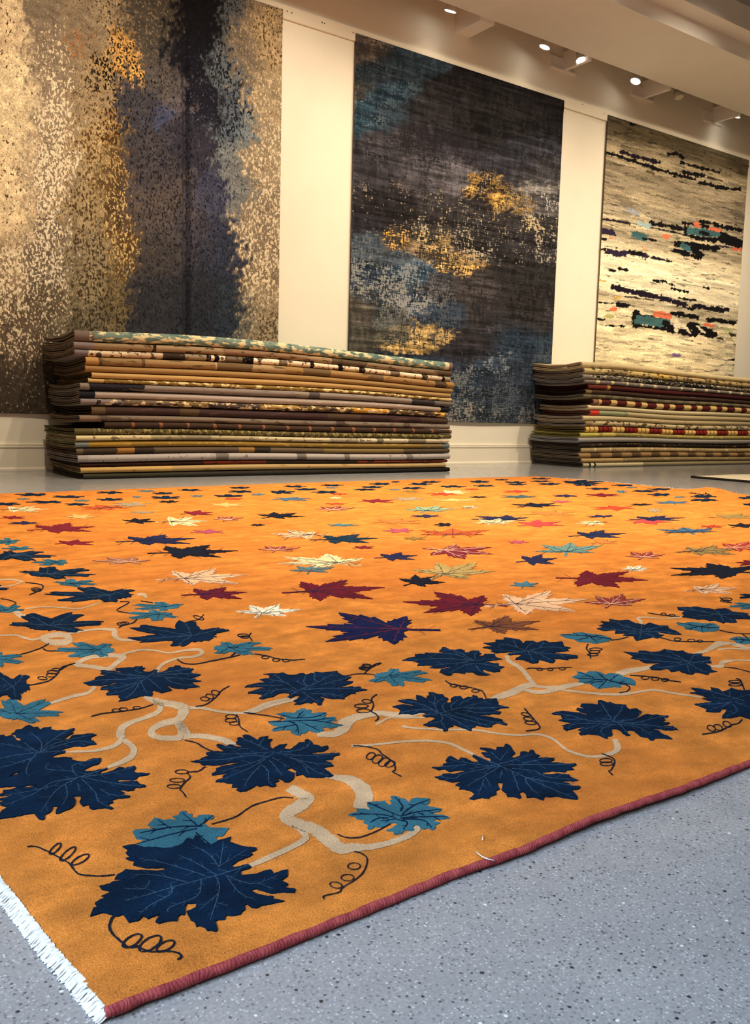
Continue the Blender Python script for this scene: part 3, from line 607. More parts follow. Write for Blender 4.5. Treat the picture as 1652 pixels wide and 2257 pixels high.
S2 = [
 ('beige trellis folded rug with turned corner, topmost', 1.095, 1.030, -.02, 0, (150, 132, 98), [(0, (198, 176, 130)), (1, (176, 154, 110))], ((206, 188, 146), .34, 14), None, 0),
 ('cream folded rug with gold smudges, second from top', 1.030, .968, .0, 0, (104, 94, 80), [(0, (196, 174, 120)), (.12, (150, 128, 90)), (.2, (196, 168, 108)), (.34, (206, 166, 82)), (.42, (176, 148, 98)), (1, (180, 156, 112))], ((76, 62, 42), .40, 12), None, 0),
 ('black, grey and cream mottled folded rug, third from top', .968, .912, .0, 0, (100, 94, 88), [(0, (140, 128, 112)), (.08, (104, 94, 80)), (.3, (60, 54, 48)), (.5, (48, 42, 38)), (.7, (110, 98, 76)), (1, (100, 90, 72))], ((196, 184, 156), .38, 22), ((30, 26, 24), .36, 16), 0),
 ('grey folded rug with cream dots, fourth from top', .912, .866, .01, 0, (92, 86, 82), rep([(0, (124, 112, 102)), (.80, (212, 194, 146))], 14), ((150, 138, 124), .3, 12), None, 0),
 ('dark red folded rug with one gold patch, fifth from top', .866, .806, .08, 0, (48, 24, 20), [(0, (104, 48, 38)), (.075, (110, 48, 38)), (.092, (178, 134, 66)), (.108, (70, 28, 26)), (.5, (62, 26, 26)), (1, (66, 30, 28))], None, None, 0),
 ('dark brown folded rug with a pale left end, sixth from top', .806, .756, .05, 0, (44, 36, 28), [(0, (122, 102, 70)), (.02, (66, 52, 38)), (.12, (58, 42, 34)), (1, (52, 36, 32))], ((84, 66, 48), .28, 14), None, 0),
 ('grey olive ribbed folded rug, seventh from top', .756, .711, .0, 0, (84, 78, 66), rep([(0, (112, 100, 76)), (.5, (94, 84, 64))], 15), None, None, 0),
 ('burgundy folded rug with yellow scallops, eighth from top', .711, .647, .16, 0, (60, 40, 30), [(0, (150, 104, 76)), (.018, BU), (.022, YE), (.036, BU), (.046, BU)] + rep([(0, BU), (.22, YE), (.42, BU), (.74, YE)], 6, .05, 1), None, None, 2),
 ('plain cream folded rug, ninth from top', .647, .594, .10, 0, (150, 136, 110), [(0, (226, 206, 160)), (1, (206, 188, 146))], None, None, 1),
 ('sage and beige folded rug with red left end, tenth from top', .594, .534, .13, 0, (88, 62, 52), [(0, (204, 62, 50)), (.045, (150, 152, 116)), (.17, (138, 138, 106)), (.19, (182, 162, 120)), (1, (170, 150, 112))], None, None, 2),
 ('plain beige folded rug, tenth from the floor', .534, .481, .03, 0, (124, 112, 94), [(0, (210, 188, 142)), (.3, (180, 158, 116)), (1, (168, 146, 106))], ((150, 130, 96), .2, 8), None, 1),
 ('cream folded rug with brown flecks, ninth from the floor', .481, .428, .07, 0, (112, 104, 96), [(0, (156, 128, 90)), (.03, (196, 176, 132)), (1, (170, 148, 108))], ((92, 72, 46), .42, 14), None, 0),
 ('red and yellow striped folded rug, eighth from the floor', .428, .360, .08, 0, (90, 80, 50), rep([(0, (222, 184, 92)), (.15, (110, 38, 30)), (.18, (222, 180, 96)), (.33, (110, 38, 30)), (.36, (214, 172, 104)), (.50, (124, 38, 32)), (.66, (64, 24, 22)), (.68, (124, 38, 32)), (.82, (64, 24, 22)), (.84, (124, 38, 32))], 3, 0, .15) , None, None, 2),
 ('olive yellow folded rug, seventh from the floor', .360, .314, .0, 0, (92, 86, 46), [(0, (186, 172, 84)), (.08, (150, 138, 72)), (.1, (194, 176, 92)), (.16, (146, 130, 72)), (.3, (160, 142, 80)), (1, (136, 120, 74))], ((206, 188, 116), .34, 10), None, 0),
 ('plain pale grey folded rug, sixth from the floor', .314, .261, -.03, 0, (108, 106, 104), [(0, (160, 152, 142)), (1, (140, 130, 116))], None, None, 1),
 ('dark folded rug with gold thread marks, fifth from the floor', .261, .212, .0, 0, (50, 42, 36), [(0, (56, 46, 36)), (.16, (44, 36, 28)), (1, (34, 28, 24))], ((150, 104, 50), .30, 12), None, 0),
 ('cream folded rug with fine pale ticks, fourth from the floor', .212, .155, .01, 0, (66, 58, 50), rep([(0, (176, 150, 104)), (.92, (212, 192, 142))], 14), ((146, 122, 84), .28, 8), None, 0),
 ('brown and tan checked folded rug, third from the floor', .155, .099, .0, 0, (84, 74, 60), rep([(0, (156, 122, 78)), (.5, (92, 70, 46)), (.92, (120, 94, 62))], 10), None, None, 0),
 ('tan folded rug with faint flecks, second from the floor', .099, .052, .01, 0, (72, 62, 50), [(0, (180, 148, 96)), (.2, (140, 120, 82)), (1, (132, 114, 80))], ((176, 152, 106), .3, 10), None, 0),
 ('pale beige folded rug with black tabs, lowest', .052, .0, .04, 0, (66, 60, 54), [(0, (196, 176, 132)), (.028, (24, 28, 28)), (.036, (220, 204, 166)), (.052, (26, 32, 32)), (.060, (206, 188, 146)), (.3, (150, 134, 98)), (1, (158, 140, 102))], None, None, 2)]
fix = []
for s in S2:
    if s[0].startswith('red and yellow'):
        # the stripe rhythm repeats along the whole front
        unit = [(0, (222, 184, 100)), (.13, (118, 40, 32)), (.16, (222, 182, 104)), (.29, (118, 40, 32)), (.32, (222, 182, 104)), (.46, (56, 22, 20)), (.50, (132, 40, 34)), (.62, (56, 22, 20)), (.66, (132, 40, 34)), (.80, (56, 22, 20)), (.84, (132, 40, 34))]
        s = (*s[:6], unit, None, None, 3)
    fix.append(s)
_fm = fold_mat
def fold_mat(name, stops, L, fleck=None, fleck2=None, warp=.012, soft=False, rows=30):
    if len(stops) == 11 and stops[0][1] == (222, 184, 100):     # the striped rug: the ramp repeats every 24 cm
        t = NT(name, .95, .12); v = t.coord()
        sep = t.n('ShaderNodeSeparateXYZ'); t.l(v, sep.inputs[0])
        u = t.math('FRACT', t.math('DIVIDE', sep.outputs[0], .42))
        g = t.noise(v, 320, 2)
        base = t.ramp(u, [(p, (*alb(c, 1.1), 1)) for p, c in stops], 'CONSTANT')
        t.col(t.mix(1.0, base, t.ramp(g, [(.25, (.72, .72, .72, 1)), (.75, (1.2, 1.2, 1.2, 1))]), 'MULTIPLY'))
        return t.bump(g, .3, .003).m
    return _fm(name, stops, L, fleck, fleck2, warp, soft, rows)
stack(fix, 7.035, 3.3, 6.28, .74, [(0, .0), (.25, .012), (.7, .006), (1.5, -.02), (3.3, -.035)], .030, 'of the right stack', 'folded rugs in the right stack')

# pale rug with a dark edge lying at the right
def flat_rug():
    x0, x1, y0, y1 = 6.93, 9.6, 1.6, 4.86
    nx, ny = 30, 36; V = []; F = []
    for j in range(ny + 1):
        for i in range(nx + 1):
            V.append((x0 + (x1 - x0) * i / nx - 6.93, y0 + (y1 - y0) * j / ny - 1.6, .019 + .002 * math.sin(i * .7) * math.sin(j * .5)))
    k = lambda i, j: j * (nx + 1) + i
    F = [(k(i, j), k(i + 1, j), k(i + 1, j + 1), k(i, j + 1)) for j in range(ny) for i in range(nx)]
    ring = [k(i, 0) for i in range(nx)] + [k(nx, j) for j in range(ny)] + [k(i, ny) for i in range(nx, 0, -1)] + [k(0, j) for j in range(ny, 0, -1)]
    n0 = len(V); V += [(V[q][0], V[q][1], .001) for q in ring]; m = len(ring)
    F += [(ring[i], n0 + i, n0 + (i + 1) % m, ring[(i + 1) % m]) for i in range(m)]
    t = NT('cream_wool', .95, .1); v = t.coord(); f = t.noise(v, 6, 3); g = t.noise(v, 220, 2)
    t.col(t.mix(t.rng(f, .66, .70), t.mix(g, lin4((226, 214, 188)), lin4((206, 192, 164))), lin4((60, 54, 48)))); t.bump(g, .4, .004)
    r = mesh_obj('area_rug', V, F, t.m); r.location = (6.93, 1.6, 0)
    tag(r, 'pale cream rug with dark brown edge lying on the floor at the right', 'rug')
    e = [(0, 0, .010), (0, y1 - y0, .010), (x1 - x0, y1 - y0, .010), (x1 - x0, 0, .010), (0, 0, .010)]
    b = mesh_obj('edge_binding', *tube(e, .011, 8), plain('dark_binding', (44, 36, 28), .9, .1), r)
    tag(b, 'dark brown edge binding')
flat_rug()

# ------------------------------------------------------------------ the big leaf-patterned rug
PILE = .009
xn = lambda p: np.interp(p, [.223, .352, .50, .601, .70, .824, 1.0, 1.162, 1.6, 2.4, 3.6, 5.6], [.668, .672, .680, .685, .681, .688, .684, .692, .688, .696, .690, .694])
def xl(y): return np.interp(y, [.66, .787, .947, 1.4, 3, 5.1], [.2235, .207, .193, .185, .17, .16])
def xr(y): return np.interp(y, [.66, 2.5, 3.49, 3.77, 4.1, 4.45, 5.32], [5.60, 5.62, 5.65, 5.585, 5.60, 5.62, 5.50])
def yf(x): return np.interp(x, [.16, 1.13, 1.74, 2.75, 4.5, 5.5], [5.12, 5.15, 5.19, 5.285, 5.33, 5.318])
def Hh(x, y):
    x = np.asarray(x, float); y = np.asarray(y, float)
    h = PILE + .0016 * np.sin(x * 2.1 + 1.2 * np.sin(y * 1.7)) * np.sin(y * 2.6 + .6) * np.clip((y - .7) * 1.2, 0, 1)
    h = h + .0022 * np.exp(-((y - (1.92 + .10 * (x - 1))) / .035) ** 2) * np.exp(-((x - 1.35) / .5) ** 2)      # slight crease
    h = h + .034 * np.exp(-((x - 5.60) / .20) ** 2) * np.exp(-((y - 3.74) / .14) ** 2)                              # ripple in the far edge
    h = h + .0028 * np.exp(-((y - .69) / .05) ** 2) * (.6 + .4 * np.sin(x * 9)) + .003 * np.exp(-((y - .69) / .05) ** 2) * np.exp(-((x - .95) / .22) ** 2)                                # edge lifts a little
    return h
def on_rug(x, y):
    z = PILE
    for _ in range(6):
        p = ground(x, y, z); z = float(Hh(p[0], p[1]))
    return p[0], p[1]
def wool(name, rgb, var=.12, extra=None, near=None):
    t = NT(name, .95, .1); v = t.coord()
    a = t.noise(v, 2.2, 4); b = t.noise(v, 26, 4, .65); c = t.noise(v, 520, 2)
    m = t.n('ShaderNodeMapping'); m.inputs['Scale'].default_value = (4, 7, 1); t.l(v, m.inputs[0])
    s = t.noise(m.outputs[0], 2.2, 5, .62)
    hi = lin4([min(255, q * (1 + var)) for q in rgb]); lo = lin4([q * (1 - var) for q in rgb])
    col = t.mix(t.rng(s, .3, .7), lo, hi)
    col = t.mix(t.rng(b, .34, .68, 0, .6), col, lin4([q * (1 - var * 1.15) for q in rgb]))
    if extra: col = t.mix(t.rng(a, .45, .75, 0, .6), col, lin4(extra))
    col = t.mix(1.0, col, t.ramp(c, [(.24, (.54, .52, .50, 1)), (.42, (.92, .92, .92, 1)), (.58, (1.05, 1.05, 1.05, 1)), (.78, (1.34, 1.34, 1.34, 1))]), 'MULTIPLY')
    t.col(col)
    t.p.inputs['Specular IOR Level'].default_value = .04
    return t.bump(t.math('ADD', c, t.math('MULTIPLY', b, .8)), .55, .0022).m
rug = empty('leaf_rug', (0, 0, 0))
tag(rug, 'large orange rug with blue leaves, red bound edge and white fringe, on the floor', 'rug')
M_orange = wool('orange_wool', (206, 128, 57), .17, (180, 98, 42))
def field():
    us = np.concatenate([np.linspace(0, .3, 110)[:-1], np.linspace(.3, 1, 150)]); vs = np.concatenate([np.linspace(0, .25, 90)[:-1], np.linspace(.25, 1, 150)])
    U, Vv = np.meshgrid(us, vs)
    yn_ = np.zeros_like(U); X = np.zeros_like(U); Y = np.zeros_like(U)
    Y0 = .7 + (5.25 - .7) * Vv
    X = xl(Y0) * (1 - U) + xr(Y0) * U
    Y = (xn(X) + .004) * (1 - Vv) + yf(X) * Vv
    X = xl(Y) * (1 - U) + xr(Y) * U
    Z = Hh(X, Y)
    edge = np.minimum(np.minimum(X - xl(Y), xr(Y) - X), np.minimum(Y - xn(X) - .006, yf(X) - Y))
    Z = Z - .004 * np.exp(-np.maximum(edge, 0) / .006)
    ny, nx = U.shape
    V = np.stack([X.ravel(), Y.ravel(), Z.ravel()], 1).tolist()
    idx = np.arange(nx * ny).reshape(ny, nx)
    F = np.stack([idx[:-1, :-1].ravel(), idx[:-1, 1:].ravel(), idx[1:, 1:].ravel(), idx[1:, :-1].ravel()], 1).tolist()
    ring = np.concatenate([idx[0, :], idx[1:, -1], idx[-1, -2::-1], idx[-2:0, 0]]); n0 = len(V); m = len(ring)
    lift = Hh(X, Y) - PILE
    V += [(X.ravel()[r], Y.ravel()[r], max(.0008, float(lift.ravel()[r]))) for r in ring]
    F += [(int(ring[(i + 1) % m]), int(ring[i]), n0 + i, n0 + (i + 1) % m) for i in range(m)]
    F = [tuple(f) for f in F]
    o = mesh_obj('pile', V, F, M_orange, rug, smooth=True)
    o.data.set_sharp_from_angle(angle=math.radians(50))
field()
# red wrapped binding along the near and far edges
t = NT('red_cord', .9, .15); v = t.coord(); nz = t.noise(v, 90, 3)
wv = t.n('ShaderNodeTexWave', wave_type='BANDS', bands_direction='X'); wv.inputs['Scale'].default_value = 85; wv.inputs['Distortion'].default_value = 9; t.l(v, wv.inputs['Vector'])
t.col(t.mix(t.rng(nz, .3, .7), lin4((134, 52, 58)), lin4((176, 84, 84)))); t.bump(t.math('ADD', t.math('MULTIPLY', wv.outputs['Fac'], .5), t.noise(v, 420, 3)), .5, .0016)
M_red = t.m
def binding(fn, x0, x1, fine):
    xs = list(np.arange(x0, min(x1, 1.9), .0016)) + list(np.arange(1.9, x1, .015)) if fine else list(np.arange(x0, x1, .02))
    pts, rad = [], []
    for x in xs:
        y = float(fn(x)); lf = float(Hh(x, y)) - PILE
        pts.append((x, y + .0004 * math.sin(x * 130), .0050 + max(0, lf)))
        rad.append(.0047 * (1 + (.028 * math.sin(x * 2 * math.pi / .0034 + 5 * math.sin(x * 61) + 3 * math.sin(x * 23)) + .22 * (float(vnoise(np.array(x * 60.), np.array(.5), 3)) - .5)) * (1 if fine else 0)))
    return tube(pts, rad, 9)
o = mesh_obj('edge_binding', *binding(lambda x: xn(x) + .003, .2185, 5.61, True), M_red, rug, smooth=True); tag(o, 'dark red corded edge binding')
o = mesh_obj('edge_binding', *binding(lambda x: yf(x) + .002, .17, 5.49, False), M_orange, rug, smooth=True)
# white fringe at both ends
def fringe(side):
    V, F = [], []
    y = .672
    while y < 5.1:
        near = y < 1.6
        for layer in range(3 if near else 1):
            yy = y + rnd.uniform(-.002, .002); e = float(xl(yy)) if side < 0 else float(xr(yy))
            L = rnd.uniform(.011, .0155) * (1 if side < 0 else .9); wd = rnd.uniform(.0012, .0024) * (1 if near else 3.5); sw = rnd.uniform(-.003, .003)
            zr = float(Hh(e, yy)) - PILE if side > 0 else 0
            z0 = zr + .0030 + .0012 * layer + (.003 if side > 0 else 0); n0 = len(V)
            for k in range(5):
                f = k / 4; x = e + side * (-.003 + L * f); z = max(.0012, z0 * (1 - f * f * .8) + .0015 * math.sin(f * 5 + sw * 400)); r = wd * (1 - .25 * f) * (.75 if k == 4 else 1)
                V += [(x, yy + sw * f - r, z), (x, yy + sw * f, z + r * .8), (x, yy + sw * f + r, z), (x, yy + sw * f, max(.0004, z - r * .6))]
            for k in range(4):
                for q in range(4): F.append((n0 + k * 4 + q, n0 + k * 4 + (q + 1) % 4, n0 + (k + 1) * 4 + (q + 1) % 4, n0 + (k + 1) * 4 + q))
            F.append((n0 + 16, n0 + 17, n0 + 18, n0 + 19))
        y += .0017 if near else .011
    o = mesh_obj('fringe', V, F, M_fr, rug, smooth=True); o['kind'] = 'stuff'; tag(o, 'short white cotton fringe')
tf = NT('white_cotton', .9, .2); vf = tf.coord(); tf.col(tf.mix(tf.noise(vf, 180, 2), lin4((236, 236, 232)), lin4((216, 218, 218)))); M_fr = tf.m
fringe(-1); fringe(1)

# --- motif builder: an outline in photo pixels is laid down on the rug's own surface as a raised inlay
def jag(poly, step, amp):
    out = []
    for (ax, ay), (bx, by) in zip(poly, poly[1:] + poly[:1]):
        L = math.hypot(bx - ax, by - ay); k = max(1, int(L / step))
        for i in range(k):
            f = i / k; nx_, ny_ = -(by - ay) / (L + 1e-9), (bx - ax) / (L + 1e-9); j = rnd.uniform(-amp, amp) if i else 0
            out.append((ax + (bx - ax) * f + nx_ * j, ay + (by - ay) * f + ny_ * j * .7))
    return out
def inlay(name, outlines, mat, lift, parent, skirt=True, grid=.03):
    V, F = [], []
    for poly in outlines:
        g = [Vector(on_rug(*p)) for p in poly]
        clean = [g[0]]
        for p in g[1:]:
            if (p - clean[-1]).length > 2e-5: clean.append(p)
        g = clean; n_ = len(g)
        if n_ < 3: continue
        x0, x1 = min(p.x for p in g), max(p.x for p in g); y0, y1 = min(p.y for p in g), max(p.y for p in g)
        ins = []
        sx, sy = max(grid, (x1 - x0) / 14), max(grid, (y1 - y0) / 14)
        if x1 - x0 > sx or y1 - y0 > sy:
            ins = [Vector((x0 + (i + .5) * sx, y0 + (j + .5) * sy)) for i in range(int((x1 - x0) / sx) + 1) for j in range(int((y1 - y0) / sy) + 1)]
        try: r = delaunay_2d_cdt(g + ins, [(i, (i + 1) % n_) for i in range(n_)], [], 1, 1e-7)
        except Exception: continue
        vs, es, fs = r[0], r[1], r[2]
        b0 = len(V)
        V += [(p.x, p.y, float(Hh(p.x, p.y)) + lift) for p in vs]
        F += [tuple(b0 + i for i in f) for f in fs]
        if skirt:
            cnt = {}
            for f in fs:
                for a, b in zip(f, f[1:] + f[:1]): cnt[(a, b)] = 1
            low = {}
            for (a, b) in cnt:
                if (b, a) in cnt: continue
                for q in (a, b):
                    if q not in low: low[q] = len(V); V.append((vs[q].x, vs[q].y, float(Hh(vs[q].x, vs[q].y)) - .003))
                F.append((b0 + b, b0 + a, low[a], low[b]))
    return mesh_obj(name, V, F, mat, parent)
def ribbon_poly(pts, wd, sub=6):
    """smooth a px polyline (Catmull-Rom) with widths and return the outline"""
    n_ = len(pts)
    if not hasattr(wd, '__len__'): wd = [wd] * n_
    P, Wd = [], []
    for i in range(n_ - 1):
        p0, p1, p2, p3 = pts[max(i - 1, 0)], pts[i], pts[i + 1], pts[min(i + 2, n_ - 1)]
        for k in range(sub):
            f = k / sub
            P.append(tuple(.5 * (2 * p1[q] + (p2[q] - p0[q]) * f + (2 * p0[q] - 5 * p1[q] + 4 * p2[q] - p3[q]) * f * f + (3 * p1[q] - p0[q] - 3 * p2[q] + p3[q]) * f ** 3) for q in (0, 1)))
            Wd.append(wd[i] * (1 - f) + wd[i + 1] * f)
    P.append(pts[-1]); Wd.append(wd[-1])
    return P, Wd
def ribbon(name, lines, mat, lift, parent, vs=.62, jit=0.):
    """flat strips on the rug; widths are photo pixels, foreshortened vertically by vs"""
    V, F = [], []
    for pts, wd, closed in lines:
        if closed: P, Wd = pts, [wd] * len(pts)
        else: P, Wd = ribbon_poly(pts, wd)
        n_ = len(P); b0 = len(V)
        for i in range(n_):
            a = P[(i - 1) % n_] if closed else P[max(i - 1, 0)]; b = P[(i + 1) % n_] if closed else P[min(i + 1, n_ - 1)]
            dx, dy = b[0] - a[0], (b[1] - a[1]) / vs; L = math.hypot(dx, dy) + 1e-9
            hx, hy = -dy / L * Wd[i] / 2, dx / L * Wd[i] / 2 * vs
            j1, j2 = 1 + rnd.uniform(-jit, jit), 1 + rnd.uniform(-jit, jit)
            for s in (j1, -j2):
                g = on_rug(P[i][0] + hx * s, P[i][1] + hy * s); V.append((g[0], g[1], float(Hh(*g)) + lift))
        m = n_ if closed else n_ - 1
        for i in range(m):
            k = (i + 1) % n_; F.append((b0 + 2 * i, b0 + 2 * i + 1, b0 + 2 * k + 1, b0 + 2 * k))
    return mesh_obj(name, V, F, mat, parent)

NAVY, TEAL = (13, 34, 58), (54, 104, 122)
M_navy = wool('navy_wool', NAVY, .25); M_teal = wool('teal_wool', TEAL, .16)
M_vine = wool('pale_vine_wool', (198, 168, 134), .12)
M_line = wool('ink_wool', (28, 34, 48), .18)
M_veinl = wool('pale_blue_wool', (54, 80, 106), .15); M_veind = wool('deep_blue_wool', (14, 34, 60), .15)
_wm = {}
def wm(c):
    if c not in _wm: _wm[c] = wool('wool', c, .10)
    return _wm[c]
